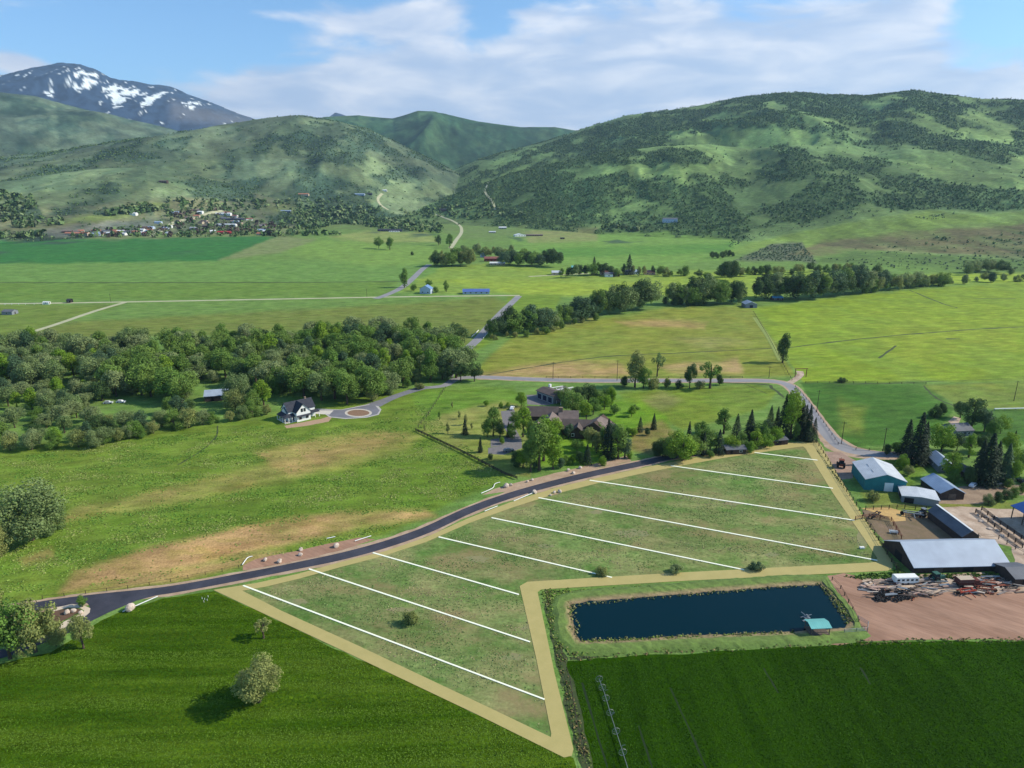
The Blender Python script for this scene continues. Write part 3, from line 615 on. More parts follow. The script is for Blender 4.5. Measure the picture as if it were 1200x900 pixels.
# the white house's drive with its turning circle
ribbon('driveway', [(500, 453), (480, 459), (465, 464), (450, 470), (438, 475)], [6.5, 5.5, 6, 9], surf('drive_asphalt', (128, 126, 132), (112, 112, 118), var=.06, scale=.2), .050)
def ell(cx, cy, rx, ry, n=28): return [(cx + math.cos(a) * rx, cy + math.sin(a) * ry) for a in np.linspace(0, 2 * math.pi, n + 1)[:-1]]
sheet('driveway', [(372, 479), (400, 480), (440, 472), (447, 480), (444, 486), (430, 489.5), (405, 491), (386, 489)], surf('drive_edge', (190, 184, 176)), .046)
sheet('driveway', [(372, 480), (400, 480.5), (438, 473.5), (445, 481), (442, 485.5), (429, 488.6), (405, 490), (388, 488.3)], _M['drive_asphalt'], .054)
sheet('kerb_path', ell(420, 484, 16, 4.8), surf('pale_ring', (204, 194, 178)), .058)
sheet('planting_bed', ell(420, 484, 13, 3.7), surf('bed_soil', (142, 112, 88)), .062)
sheet('driveway', [(367, 481), (391, 481), (386, 486), (370, 485)], CONC, .064)
sheet('garden_bed', [(333, 499), (375, 491), (392, 486), (385, 494), (360, 499), (336, 502)], surf('bed_gravel', (182, 150, 122)), .03, .2)
# the brown house's drive and courts
sheet('driveway', [(587, 482), (603, 480), (603, 500), (611, 515), (612, 525), (590, 533), (572, 532), (572, 525), (590, 522), (597, 512), (590, 500)], surf('court', (128, 122, 120), (112, 108, 108)), .03)
sheet('driveway', [(575, 515), (596, 512), (598, 521), (575, 524)], _M['court'], .034)
sheet('driveway', [(617, 463), (640, 462), (660, 452), (670, 455), (665, 470), (640, 475), (618, 474)], _M['court'], .038)
# ditches, tracks and old field lines
for P, w in [([(255, 499), (253, 512), (236, 528), (208, 545)], .7), ([(560, 441), (700, 419), (810, 413), (930, 407)], 1.6), ([(930, 407), (1000, 398), (1100, 389), (1180, 384), (1300, 380)], 2.0),
             ([(1066, 340), (1100, 354), (1122, 361)], 2), ([(1140, 350), (1190, 350)], 2.5), ([(1108, 397), (1125, 397)], 3), ([(1082, 452), (1098, 467), (1125, 478)], 1.2),
             ([(640, 690), (652, 745), (664, 800), (680, 870), (688, 920)], 2.4), ([(668, 772), (760, 762), (880, 753), (945, 747)], 1.2), ([(944, 449), (1085, 450)], .9), ([(700, 445.6), (880, 449.5), (905, 455), (918, 466)], 1.6),
             ([(836, 280), (850, 293)], 4), ([(868, 448), (900, 462)], .4), ([(1030, 420), (1050, 405)], 1.5), ([(965, 452), (1200, 443)], .5)]:
    ribbon('ditch', P, [w * .8, w * 1.1, w * .8], DITCH, .022, jit=w * .3)
for P in [[(785, 806), (815, 870), (838, 930)], [(895, 783), (912, 812)], [(1008, 782), (1020, 802)], [(748, 850), (768, 910)], [(682, 800), (712, 900)]]:
    ribbon('furrow', P, [.35, .5, .3], surf('furrow_soil', (26, 48, 12), (20, 38, 10)), .020, jit=.1)
# farmyard earth
sheet('yard', [(962, 676), (990, 671), (1015, 678), (1200, 692), (1500, 700), (1500, 747), (1200, 749), (1010, 752), (985, 755), (945, 753), (950, 744), (985, 742), (1000, 735), (990, 712), (976, 690)], DIRT, .026, .5)
sheet('yard', [(1010, 598), (1060, 600), (1095, 605), (1130, 635), (1045, 640), (1020, 618)], DIRT2, .026, .5)
sheet('yard', [(1095, 595), (1140, 594), (1200, 598), (1500, 600), (1500, 690), (1190, 680), (1185, 640), (1150, 632)], PALE, .028, .5)
sheet('yard', [(1055, 677), (1080, 673), (1200, 671), (1400, 680), (1400, 700), (1200, 695), (1060, 695), (1010, 690), (1012, 678)], PALE, .034, .5)
sheet('yard', [(1010, 596), (1040, 594), (1060, 600), (1062, 610), (1045, 612), (1042, 606)], surf('straw', (204, 168, 104), (186, 150, 96)), .036, .3)
sheet('yard', [(960, 528), (985, 530), (1003, 540), (1000, 560), (985, 562), (972, 545)], surf('pink_dirt', (172, 142, 124), (142, 116, 98), scale=.2), .026, .4)
sheet('yard', [(1112, 572), (1130, 570), (1190, 568), (1300, 570), (1300, 582), (1190, 580), (1150, 590), (1090, 591), (1060, 590)], DIRT2 if False else surf('yard_gravel', (160, 136, 112), (134, 112, 92), scale=.2), .027, .4)
sheet('yard', [(610, 585), (640, 575), (662, 570), (655, 578), (640, 583), (622, 586)], surf('pink_dirt', (172, 142, 124)), .028, .3)
sheet('yard', [(1111, 494), (1118, 488), (1126, 490), (1122, 500)], PALE, .03)
# the pond: water, muddy rim and a raised weedy bank
POND = [(668, 708), (690, 704), (760, 699), (860, 691), (930, 686), (962, 685), (968, 690), (985, 708), (997, 730), (990, 737), (930, 741), (800, 746), (720, 751), (680, 752), (672, 742)]
pw = [G(*p) for p in POND]
def offs(P, d):
    out = []; n = len(P)
    for i in range(n):
        a, b, c = P[i - 1], P[i], P[(i + 1) % n]; t = (c - a).normalized(); out.append(b + Vector((t.y, -t.x, 0)) * d)
    return out
pw = pw[::-1] if sum(a.x * b.y - b.x * a.y for a, b in zip(pw, pw[1:] + pw[:1])) < 0 else pw
pwd = subdiv(pw, 1.6); 
wm, nt, b, o = new_mat('pond_water'); b.inputs['Base Color'].default_value = (*lin((0, 34, 42)), 1); b.inputs['Specular IOR Level'].default_value = .22; b.inputs['Roughness'].default_value = .1; b.inputs['IOR'].default_value = 1.33
bump(nt, b, noise(nt, coords(nt), 1.1, 4, .6), .10, .05)
sheet('pond_water', [tuple(p + Vector((0, 0, 0))) for p in pwd], wm, .060, kind='structure', world=True)
rings = [(-.6, .03, (96, 84, 58)), (.25, .12, (150, 128, 92)), (1.0, .30, (136, 126, 80)), (1.8, .5, (104, 124, 54)), (3.6, .55, (100, 122, 52)), (5.6, .02, (90, 116, 46))]
V = []; C = []; n = len(pwd)
for d, z, c in rings:
    Q_ = [b.lerp(a, .45 if (a - b).x > abs((a - b).y) else 1) if d > 1 else a for a, b in zip(offs(pwd, d), pwd)]
    for q in Q_:
        j = random.uniform(-.35, .35) * (1 if d > .05 else .2); V.append((q.x + j, q.y + random.uniform(-.3, .3), z * random.uniform(.8, 1.25) if z > .1 else z)); f = random.uniform(.75, 1.2); C.append([v * f for v in lin(c)])
F = [(r * n + i, r * n + (i + 1) % n, (r + 1) * n + (i + 1) % n, (r + 1) * n + i) for r in range(len(rings) - 1) for i in range(n)]
mb, nt, b, o = new_mat('bank_turf'); at = nt.nodes.new('ShaderNodeVertexColor'); at.layer_name = 'Col'
nn = noise(nt, coords(nt), 1.2, 5, .65)
nt.links.new(scale_col(nt, at.outputs[0], mrange(nt, nn, .25, .75, .7, 1.3)), b.inputs['Base Color']); b.inputs['Roughness'].default_value = .95; bump(nt, b, nn, .7, .2)
tag(put('pond_bank', npmesh('pond_bank', np.array(V), np.array(F), mb, np.array(C), False)), kind='structure')
# ------------------------------------------------------------------ trees: unit-high trunks and crowns, shared by every tree of the kind
def leaves(P, nrm, size, r, val):
    """quads of the given size at points P, facing about nrm"""
    n = len(P); a = r.normal(size=(n, 3)); t = np.cross(nrm, a); t /= np.linalg.norm(t, axis=1)[:, None] + 1e-9; u = np.cross(nrm, t)
    s = size * r.uniform(.6, 1.35, n)[:, None]; t *= s; u *= s * r.uniform(.6, 1.0, n)[:, None]
    V = np.stack([P - t - u * .4, P - u * .2 + t * .1 - u * .6, P + t + u * .3, P + u], 1).reshape(-1, 3)
    return V, np.arange(4 * n).reshape(n, 4), np.repeat(val, 4)
def crown_mesh(name, seed, cz, rx, rz, ncl, clr, nl, size, low=0.0, sparse=0.0, flat=1.0):
    r = np.random.default_rng(seed); cl = []
    while len(cl) < ncl:
        d = r.normal(size=3); d /= np.linalg.norm(d); q = r.uniform(.25, 1) ** .5 * (1 - clr / max(rx, rz) * .4)
        k = 1 - .35 * max(0, d[2]) ; p = np.array([d[0] * rx * q * k, d[1] * rx * q * k, cz + d[2] * rz * q])
        if p[2] < low: continue
        cl.append(np.append(p, clr * r.uniform(.6, 1.35)))
    cl = np.array(cl); lob = r.normal(size=(6, 3)); lob /= np.linalg.norm(lob, axis=1)[:, None]; am = r.uniform(-.35, .28, 6)
    rel = cl[:, :3] - np.array([0, 0, cz]); u_ = rel / np.array([rx, rx, rz]); u_ /= np.linalg.norm(u_, axis=1)[:, None] + 1e-6
    k_ = 1 + (np.maximum(0, u_ @ lob.T) ** 3 * am).sum(1); cl[:, :3] = np.array([0, 0, cz]) + rel * k_[:, None]; cl[:, 2] = np.clip(cl[:, 2], low, 1.0 - cl[:, 3] * .8)
    w = cl[:, 3] ** 2; i = r.choice(len(cl), nl, p=w / w.sum())
    d = r.normal(size=(nl, 3)); d /= np.linalg.norm(d, axis=1)[:, None]; rad = r.uniform(.45, 1.08, nl) ** .6
    P = cl[i, :3] + d * (cl[i, 3] * rad)[:, None] * np.array([1, 1, flat]); P[:, 2] = np.maximum(P[:, 2], low * .6 + .01)
    nr = d + r.normal(size=(nl, 3)) * .55 + np.array([0, 0, .25]); nr /= np.linalg.norm(nr, axis=1)[:, None]
    cv = r.uniform(.2, .8, ncl); val = np.clip(cv[i] + r.normal(size=nl) * .14, 0, 1)
    V, Q, c = leaves(P, nr, size, r, val); return npmesh(name, V, Q, None, c), cl
def spruce_mesh(name, seed, rad, nl=4000, size=.0145):
    r = np.random.default_rng(seed); z = 1 - r.uniform(0, 1, nl) ** .62 * .95; lay = np.floor(z * 17); fz = z * 17 - lay
    lr = r.uniform(.75, 1.15, 20)[lay.astype(int)]; R_ = rad * (1 - z) ** .85 * lr * (1.05 - .5 * fz) + .006
    a = r.uniform(0, 2 * math.pi, nl); br = np.round((a + lay * 1.3) / (2 * math.pi) * 9) * 2 * math.pi / 9 - lay * 1.3; a = np.where(r.random(nl) < .6, br + r.normal(size=nl) * .13, a)
    q = r.uniform(.25, 1, nl) ** .5; P = np.stack([np.cos(a) * R_ * q, np.sin(a) * R_ * q, z - .045 * q * (1 - z)], 1)
    nr = np.stack([np.cos(a) * .5, np.sin(a) * .5, np.full(nl, .9)], 1) + r.normal(size=(nl, 3)) * .35; nr /= np.linalg.norm(nr, axis=1)[:, None]
    V, Q, c = leaves(P, nr, size, r, np.clip(.5 + r.normal(size=nl) * .2, 0, 1)); return npmesh(name, V, Q, None, c)
def trunk_mesh(name, cl, seed, th=.024, top=.75, nb=7, bare=False):
    r = random.Random(seed); m = MB(); m.tube([(0, 0, -.01), (.004, 0, .12), (r.uniform(-.02, .02), r.uniform(-.02, .02), top * .6), (r.uniform(-.03, .03), 0, top)], [th * 1.3, th, th * .6, th * .2], 7)
    for k in range(nb):
        c = cl[r.randrange(len(cl))]; z = r.uniform(.15, .55) * top; e = Vector(c[:3]); z = min(z, e.z * .9)
        m.tube([(0, 0, z), (e.x * .45, e.y * .45, z + (e.z - z) * .6), e], [th * .5, th * .33, th * .1], 5)
    return m.mesh(name, BARK)
KIND = {}
def kinds():
    S = [('cottonwood', 3, dict(cz=.58, rx=.36, rz=.40, ncl=26, clr=.135, nl=4400, size=.0185, low=.12)),
         ('broad', 3, dict(cz=.55, rx=.46, rz=.42, ncl=30, clr=.14, nl=4600, size=.020, low=.08)),
         ('poplar', 2, dict(cz=.54, rx=.15, rz=.46, ncl=24, clr=.085, nl=3200, size=.0145, low=.06)),
         ('tall', 2, dict(cz=.56, rx=.25, rz=.44, ncl=26, clr=.105, nl=4000, size=.0165, low=.08)),
         ('bush', 3, dict(cz=.44, rx=.41, rz=.46, ncl=30, clr=.15, nl=9000, size=.0155, low=.03)),
         ('lowbush', 2, dict(cz=.40, rx=.72, rz=.40, ncl=26, clr=.2, nl=3600, size=.034, low=.03)),
         ('sparse', 2, dict(cz=.62, rx=.36, rz=.36, ncl=12, clr=.10, nl=900, size=.024, low=.25))]
    for name, n, kw in S:
        KIND[name] = []
        for i in range(n):
            cm, cl = crown_mesh('crown', hash_(name) + i, **kw)
            KIND[name].append((trunk_mesh('trunk', cl, i, th=.034 if name == 'sparse' else .024, top=.6 if 'bush' in name else .78, nb=10 if name == 'sparse' else 6), cm))
    tr = MB().tube([(0, 0, -.01), (0, 0, .3), (0, 0, .93)], [.02, .014, .003], 6).mesh('trunk', BARK)
    KIND['spruce'] = [(tr, spruce_mesh('crown', 300 + i, .24 if i < 2 else .19)) for i in range(3)]
    KIND['widespruce'] = [(tr, spruce_mesh('crown', 310 + i, .33)) for i in range(2)]
def hash_(s): return sum(ord(c) * (i + 3) for i, c in enumerate(s)) * 10
kinds()
NT = [0]
def tree(kind, p, h, leaf, label, group=None, name=None, cat='tree', wide=1.0, parts=True, lean=0.0):
    """one tree standing at p, h metres high"""
    NT[0] += 1; tr, cm = KIND[kind][NT[0] % len(KIND[kind])]
    name = name or {'spruce': 'spruce_tree', 'widespruce': 'spruce_tree', 'poplar': 'poplar_tree', 'cottonwood': 'cottonwood_tree', 'broad': 'broadleaf_tree', 'tall': 'aspen_tree', 'bush': 'bush', 'lowbush': 'bush', 'sparse': 'thin_tree'}[kind]
    if 'bush' in name or 'shrub' in name: cat = 'bush'
    a = random.uniform(0, 6.28)
    if not parts:
        o = put(name, cm, None, p, a, LEAF[leaf], (h * wide, h * wide, h)); tag(o, label, cat, group); return o
    e = empty(name, p, a, label, cat, group); e.scale = (h * wide, h * wide, h); e.rotation_euler = (lean, 0, a)
    put('trunk', tr, e); put('crown', cm, e, mat=LEAF[leaf]); return e
def trees(rows, label, group):
    """rows of (px, py of the foot, height in px, kind, leaf, widening)"""
    for r in rows:
        px, py, h, kind, leaf = r[:5]; p = G(px, py); lab = r[6] if len(r) > 6 else label
        tree(kind, p, hm(p, h), leaf, lab, group if len(r) <= 6 else r[7] if len(r) > 7 else None, wide=r[5] if len(r) > 5 else 1.0)

def inside(P, x, y):
    c = False
    for i in range(len(P)):
        (ax, ay), (bx, by) = P[i - 1], P[i]
        if (ay > y) != (by > y) and x < (bx - ax) * (y - ay) / (by - ay) + ax: c = not c
    return c
# the dense wood by the creek
WOOD = [(-60, 450), (-40, 418), (30, 410), (120, 410), (180, 413), (250, 410), (330, 405), (400, 398), (470, 393), (500, 398), (520, 404), (530, 418), (548, 440), (545, 447), (520, 447), (497, 449), (478, 453), (462, 458), (448, 466), (432, 474), (400, 477), (372, 470), (330, 462), (312, 478), (300, 486), (280, 480), (262, 492), (240, 497), (190, 490), (196, 470), (150, 462), (110, 474), (98, 488), (112, 502), (150, 500), (185, 508), (150, 516), (110, 523), (60, 525), (0, 529), (-60, 530)]
CLEAR = [(222, 502), (226, 450), (276, 448), (282, 478), (270, 500)]
wp = [(G(*p).x, G(*p).y) for p in WOOD]; wcl = [(G(*p).x, G(*p).y) for p in CLEAR]
pts = []; xs = [p[0] for p in wp]; ys = [p[1] for p in wp]; rr = random.Random(5)
for _ in range(60000):
    x, y = rr.uniform(min(xs), max(xs)), rr.uniform(min(ys), max(ys))
    if not inside(wp, x, y) or inside(wcl, x, y): continue
    if all((x - a) ** 2 + (y - b) ** 2 > 6.7 ** 2 for a, b in pts): pts.append((x, y))
    if len(pts) >= 440: break
for x, y in pts:
    q = rr.random(); qx, qy = to_px(np.array(x), np.array(y), np.array(0.)); edge = qy > 480 or qx < 110 and qy > 455
    if q < .46: k, lf, lo, hi = 'cottonwood', 'grey' if rr.random() < .4 or (qx < 130) else 'green', 13, 20
    elif q < .66: k, lf, lo, hi = 'tall', rr.choice(['green', 'bright', 'bluegreen']), 14, 21
    elif q < .85: k, lf, lo, hi = 'broad', rr.choice(['green', 'grey', 'dark', 'grey']), 10, 15
    else: k, lf, lo, hi = 'bush', rr.choice(['sage', 'grey', 'green']), 6, 9
    h = rr.uniform(lo, hi) * (.62 if edge else 1.0)
    lab, gr = {'cottonwood': ('rounded cottonwood crowded in the dense wood behind the white farmhouse', 'cottonwoods of the dense wood'),
               'tall': ('tall narrow aspen rising in the dense wood behind the white farmhouse', 'aspens of the dense wood'),
               'broad': ('spreading broadleaf tree within the dense wood behind the white farmhouse', 'broadleaf trees of the dense wood'),
               'bush': ('low bushy willow filling gaps in the dense wood behind the white farmhouse', 'willow bushes of the dense wood')}[k]
    tree(k, (x, y, 0), h, lf, lab, gr, wide=rr.uniform(1.0, 1.3))
EDGE = [(12, 528, 22), (38, 527, 26), (62, 525, 22), (92, 524, 24), (112, 524, 22), (124, 519, 18), (140, 517, 17), (152, 514, 18), (165, 513, 15), (180, 508, 17), (190, 500, 22), (205, 503, 26), (222, 501, 26), (238, 498, 20), (250, 496, 16), (270, 494, 14), (284, 492, 18), (296, 489, 22),
        (128, 498, 14), (145, 500, 12), (178, 463, 14), (155, 462, 20), (215, 470, 24), (202, 472, 18), (276, 482, 30), (279, 474, 38), (330, 460, 34), (313, 486, 14)]
for k, (x, y, h) in enumerate(EDGE):
    p = G(x, y); tree('bush' if k % 3 else 'broad', p, hm(p, h), ['sage', 'grey', 'green'][k % 3], 'rounded willow along the meadow edge of the dense wood', 'willows on the edge of the wood', name='willow_bush' if k % 3 else 'willow_tree')
for x, y, h, k, lf in [(436, 470, 20, 'bush', 'sage'), (456, 462, 18, 'bush', 'grey'), (478, 454, 14, 'bush', 'green'), (492, 456, 9, 'lowbush', 'sage'), (505, 448, 26, 'cottonwood', 'green'), (524, 447, 22, 'cottonwood', 'dark'), (540, 447, 24, 'cottonwood', 'dark'), (556, 447, 23, 'broad', 'dark'), (534, 407, 32, 'broad', 'dark')]:
    p = G(x, y); tree(k, p, hm(p, h), lf, 'tree at the tip of the dense wood near the road bend', 'trees by the road bend')

# foreground bushes and trees
trees([(304, 823, 50, 'bush', 'sage', 1.05, 'large round willow bush standing alone in the dark green crop field'),
       (309, 748, 24, 'sparse', 'sage', 1.1, 'small thin willow bush beside the lower edge of the tan boundary'),
       (481, 731, 17, 'lowbush', 'sage', .75, 'yellowish low bush on the meadow between two white lot lines'),
       (705, 673, 10, 'lowbush', 'sage', 1.0, 'small pale bush just above the boundary corner by the pond'),
       (792, 671, 11, 'lowbush', 'grey', 1.1, 'wide low grey bush on the lot behind the pond'),
       (886, 668, 11, 'lowbush', 'bluegreen', 1.0, 'dark grey bush behind the middle of the pond'),
       (38, 633, 70, 'bush', 'grey', 1.15, 'big grey willow clump in the meadow above the entrance road'),
       (62, 624, 54, 'bush', 'grey', .7, 'slim grey willow beside the big willow clump in the meadow'),
       (2, 652, 42, 'bush', 'sage', .8, 'pale willow bush cut by the picture edge below the willow clump'),
       (42, 764, 58, 'broad', 'sage', 1.0, 'leafy yellow-green tree by the entrance road, tallest of its clump'),
       (12, 772, 68, 'broad', 'green', .9, 'darker leafy tree at the edge of the entrance clump'),
       (-4, 742, 60, 'tall', 'sage', 1.0, 'pale tree half outside the picture beside the entrance road'),
       (66, 757, 34, 'bush', 'sage', .8, 'low yellow-green bush on the road side of the entrance clump'),
       (98, 760, 40, 'tall', 'sage', 1.0, 'small slender tree just below the entrance planting island'),
       (97, 711, 14, 'tall', 'green', 1.5, 'tiny young tree on the entrance planting island')], '', None)

# garden of the brown house
GL, GG = 'garden tree round the brown-roofed house', 'garden trees of the brown-roofed house'
trees([(578, 511, 34, 'tall', 'green', 1.0), (586, 513, 24, 'poplar', 'dark', 1.2), (613, 512, 36, 'tall', 'bright', 1.0), (611, 476, 17, 'broad', 'bright', 1.0), (622, 516, 24, 'tall', 'green', .9), (626, 530, 30, 'tall', 'green', 1.1), (604, 500, 18, 'broad', 'green', 1.0), (660, 473, 20, 'broad', 'green', 1.1), (677, 476, 24, 'cottonwood', 'dark', 1.1), (695, 486, 20, 'broad', 'green', 1.1), (708, 480, 20, 'cottonwood', 'bright', 1.1), (720, 486, 14, 'broad', 'green', 1.0), (694, 524, 24, 'cottonwood', 'sage', 1.0), (705, 526, 26, 'tall', 'green', 1.1), (716, 530, 34, 'tall', 'bluegreen', 1.2), (728, 531, 26, 'tall', 'green', 1.2), (676, 530, 16, 'broad', 'green', 1.0), (600, 515, 20, 'tall', 'green', 1.2), (571, 512, 20, 'broad', 'green', 1.0), (613, 548, 24, 'broad', 'bright', .9), (622, 553, 40, 'tall', 'green', 1.0),
       (652, 513, 24, 'cottonwood', 'bright', 1.0), (632, 551, 58, 'tall', 'green', 1.1), (648, 550, 50, 'tall', 'bright', .9), (637, 540, 52, 'poplar', 'bright', 1.1), (606, 546, 20, 'bush', 'dark', .9), (617, 545, 28, 'tall', 'green', .8),
       (666, 514, 18, 'cottonwood', 'bluegreen', 1.0), (687, 516, 15, 'broad', 'sage', 1.0), (671, 485, 30, 'broad', 'green', 1.0), (687, 492, 24, 'cottonwood', 'bright', .9), (689, 474, 27, 'cottonwood', 'dark', 1.0),
       (701, 477, 22, 'cottonwood', 'green', 1.0), (716, 476, 24, 'tall', 'bright', 1.0), (712, 470, 18, 'broad', 'green', 1.0), (699, 531, 25, 'tall', 'sage', 1.0), (724, 538, 40, 'poplar', 'green', 1.25), (732, 537, 32, 'poplar', 'bluegreen', 1.2),
       (702, 512, 18, 'cottonwood', 'green', 1.0), (740, 488, 13, 'broad', 'bright', 1.0), (744, 484, 11, 'broad', 'green', 1.0), (570, 476, 8, 'broad', 'bright', 1.0), (595, 478, 7, 'broad', 'bright', 1.0), (587, 478, 8, 'bush', 'bright', .8), (588, 520, 9, 'bush', 'bright', 1.0)], GL, GG)
trees([(545, 509, 19, 'spruce', 'needle', 1.1), (563, 530, 18, 'spruce', 'needle', 1.1), (712, 537, 46, 'spruce', 'needle', 1.0), (688, 544, 24, 'widespruce', 'needle', 1.0), (750, 506, 18, 'widespruce', 'needle', .9), (766, 503, 19, 'spruce', 'needle', 1.1), (596, 512, 18, 'spruce', 'needle', 1.0)],
      'dark spruce in the garden of the brown-roofed house', 'garden spruces of the brown-roofed house')
trees([(664, 545, 13, 'bush', 'green', 1.0), (672, 544, 13, 'bush', 'bright', 1.0), (680, 543, 15, 'bush', 'dark', 1.0), (706, 545, 12, 'bush', 'bright', 1.0), (657, 549, 14, 'bush', 'bluegreen', 1.0), (742, 511, 11, 'bush', 'bright', 1.0), (735, 509, 10, 'bush', 'green', 1.0), (758, 510, 10, 'bush', 'dark', .9), (770, 533, 17, 'bush', 'dark', .9), (575, 538, 8, 'bush', 'dark', 1.0), (694, 512, 8, 'bush', 'green', 1.0), (626, 549, 12, 'bush', 'bluegreen', 1.0), (738, 537, 9, 'bush', 'bright', 1.0), (660, 515, 6, 'bush', 'green', 1.0), (645, 512, 7, 'bush', 'dark', 1.0)],
      'garden shrub round the brown-roofed house', 'garden shrubs of the brown-roofed house')
trees([(525, 508, 15, 'poplar', 'sage', 1.0), (546, 498, 13, 'poplar', 'sage', 1.0), (538, 491, 11, 'poplar', 'sage', 1.0), (515, 492, 10, 'poplar', 'green', .9), (553, 503, 9, 'poplar', 'sage', 1.0), (498, 505, 8, 'poplar', 'sage', 1.0), (530, 478, 9, 'poplar', 'sage', .9)],
      'slim young tree planted on the dry lawn beside the dark fence', 'young trees on the dry lawn')
# clump along the road corner
CL, CG = 'leafy tree in the clump between the road corner and the boundary', 'leafy trees of the road corner clump'
trees([(800, 540, 34, 'broad', 'bright', 1.15), (786, 537, 26, 'bush', 'green', .9), (773, 534, 20, 'bush', 'dark', 1.0), (820, 526, 34, 'cottonwood', 'green', .9), (848, 508, 30, 'poplar', 'green', 1.5), (886, 526, 26, 'poplar', 'bright', 1.6), (897, 524, 17, 'broad', 'bright', 1.3), (898, 508, 17, 'broad', 'bluegreen', .9), (926, 514, 58, 'tall', 'bright', .85), (880, 530, 14, 'bush', 'bright', 1.2), (832, 536, 9, 'bush', 'green', 1.2), (932, 516, 22, 'tall', 'green', .9), (812, 534, 26, 'broad', 'green', 1.1), (793, 528, 24, 'broad', 'bright', 1.1), (832, 530, 26, 'broad', 'green', 1.0), (856, 528, 20, 'broad', 'bright', 1.1), (868, 526, 20, 'broad', 'green', 1.0), (892, 518, 24, 'broad', 'green', 1.1), (908, 520, 22, 'broad', 'bright', 1.0), (780, 530, 18, 'broad', 'green', 1.2)], CL, CG)
trees([(806, 530, 36, 'spruce', 'needle', .9), (824, 533, 27, 'widespruce', 'needle', .9), (842, 532, 29, 'widespruce', 'needle', .95), (862, 520, 35, 'widespruce', 'needle', .95), (878, 517, 37, 'spruce', 'needle', 1.2), (902, 502, 27, 'widespruce', 'needle', .9), (910, 502, 26, 'spruce', 'needle', 1.0), (917, 512, 50, 'spruce', 'needle', 1.0), (937, 514, 46, 'spruce', 'needle', 1.1), (946, 517, 42, 'spruce', 'needle', 1.0), (953, 517, 28, 'widespruce', 'needle', .8), (942, 510, 36, 'spruce', 'needle', 1.0)],
      'dark spruce in the clump between the road corner and the boundary', 'spruces of the road corner clump')
trees([(744, 454, 43, 'tall', 'sage', 1.0, 'tall greyish tree beside the straight county road, first of the roadside trees'), (754, 455, 28, 'cottonwood', 'green', .9, 'shorter leafy tree next to the tall greyish roadside tree'),
       (770, 441, 32, 'sparse', 'grey', .7, 'half-bare tree with a thin top beyond the county road'), (766, 455, 15, 'lowbush', 'sage', .9, 'wide pale bush on the near verge of the county road'),
       (781, 454, 12, 'bush', 'sage', 1.1, 'small bush between the roadside trees'), (808, 455, 31, 'cottonwood', 'dark', .7, 'dark narrow tree beside the county road'),
       (832, 455, 36, 'sparse', 'green', 1.1, 'open-crowned tree with a forked trunk beside the county road'), (820, 455, 11, 'lowbush', 'sage', .9, 'low bush under the fork-trunked tree'), (843, 451, 14, 'bush', 'dark', .8, 'dark bush at the end of the roadside trees'), (796, 455, 11, 'bush', 'dark', 1.0, 'dark low bush between two roadside trees'),
       (732, 453, 14, 'bush', 'dark', 1.0, 'dark bush at the house side of the roadside trees'),
       (917, 425, 36, 'tall', 'dark', .9, 'lone dark tree leaning over the pasture fence'), (987, 448, 7, 'lowbush', 'dark', 1.0, 'single dark shrub on the pasture edge beyond the road corner')], '', None)
# farmyard trees
FL, FG = 'leafy tree crowded among the farm sheds', 'leafy trees of the farmyard'
trees([(1039, 533, 14, 'bush', 'dark', 1.0), (1050, 531, 15, 'bush', 'green', 1.0), (1057, 549, 19, 'bush', 'bright', .9), (1103, 529, 37, 'broad', 'bright', 1.0), (1121, 528, 22, 'broad', 'bluegreen', .9), (1125, 490, 23, 'cottonwood', 'dark', 1.0), (1138, 503, 40, 'cottonwood', 'dark', .95), (1153, 506, 30, 'cottonwood', 'bluegreen', .9), (1172, 508, 22, 'broad', 'bright', 1.0), (1135, 536, 28, 'poplar', 'bright', 1.4), (1182, 531, 25, 'broad', 'bright', .95), (1192, 548, 24, 'broad', 'bright', 1.0), (1113, 561, 34, 'cottonwood', 'bright', .9), (1187, 568, 30, 'tall', 'bright', 1.0), (1206, 560, 34, 'broad', 'green', 1.0), (1118, 566, 18, 'bush', 'green', 1.0), (1164, 515, 26, 'cottonwood', 'green', 1.0), (1150, 530, 24, 'broad', 'dark', 1.0)], FL, FG)
trees([(1073, 543, 60, 'spruce', 'needle', 1.15), (1061, 533, 42, 'spruce', 'needle', 1.2), (1080, 540, 46, 'spruce', 'needle', 1.1), (1154, 567, 60, 'spruce', 'needle', 1.35), (1146, 562, 48, 'spruce', 'needle', 1.1), (1175, 567, 48, 'spruce', 'bluegreen', 1.2), (1188, 520, 16, 'spruce', 'needle', 1.1), (1164, 560, 44, 'spruce', 'needle', 1.2)], 'tall dark spruce among the farm sheds', 'spruces of the farmyard')
trees([(1095, 489, 17, 'bush', 'dark', .9, 'dark round bush in the pasture behind the spruces, nearer of a pair'), (1102, 487, 17, 'bush', 'dark', .9, 'dark round bush in the pasture behind the spruces, farther of a pair'),
       (1064, 557, 12, 'bush', 'sage', 1.1, 'white-flowered bush beside the teal barn lawn'), (1023, 587, 14, 'lowbush', 'sage', .7, 'grey-green bush in front of the teal barn door'),
       (1133, 567, 24, 'bush', 'dark', .8, 'dark tall bush in the shade behind the farm cars'), (1181, 572, 12, 'bush', 'green', .9, 'small green bush at the foot of the big yard spruce')], '', None)
trees([(1158, 592, 15, 'bush', 'grey', .9), (1168, 590, 16, 'bush', 'dark', .9), (1178, 587, 15, 'bush', 'dark', .9), (1187, 583, 15, 'bush', 'green', .9), (1198, 578, 14, 'bush', 'green', .9)], 'bush in the short hedge beside the blue-roofed barn', 'bushes of the short farm hedge')

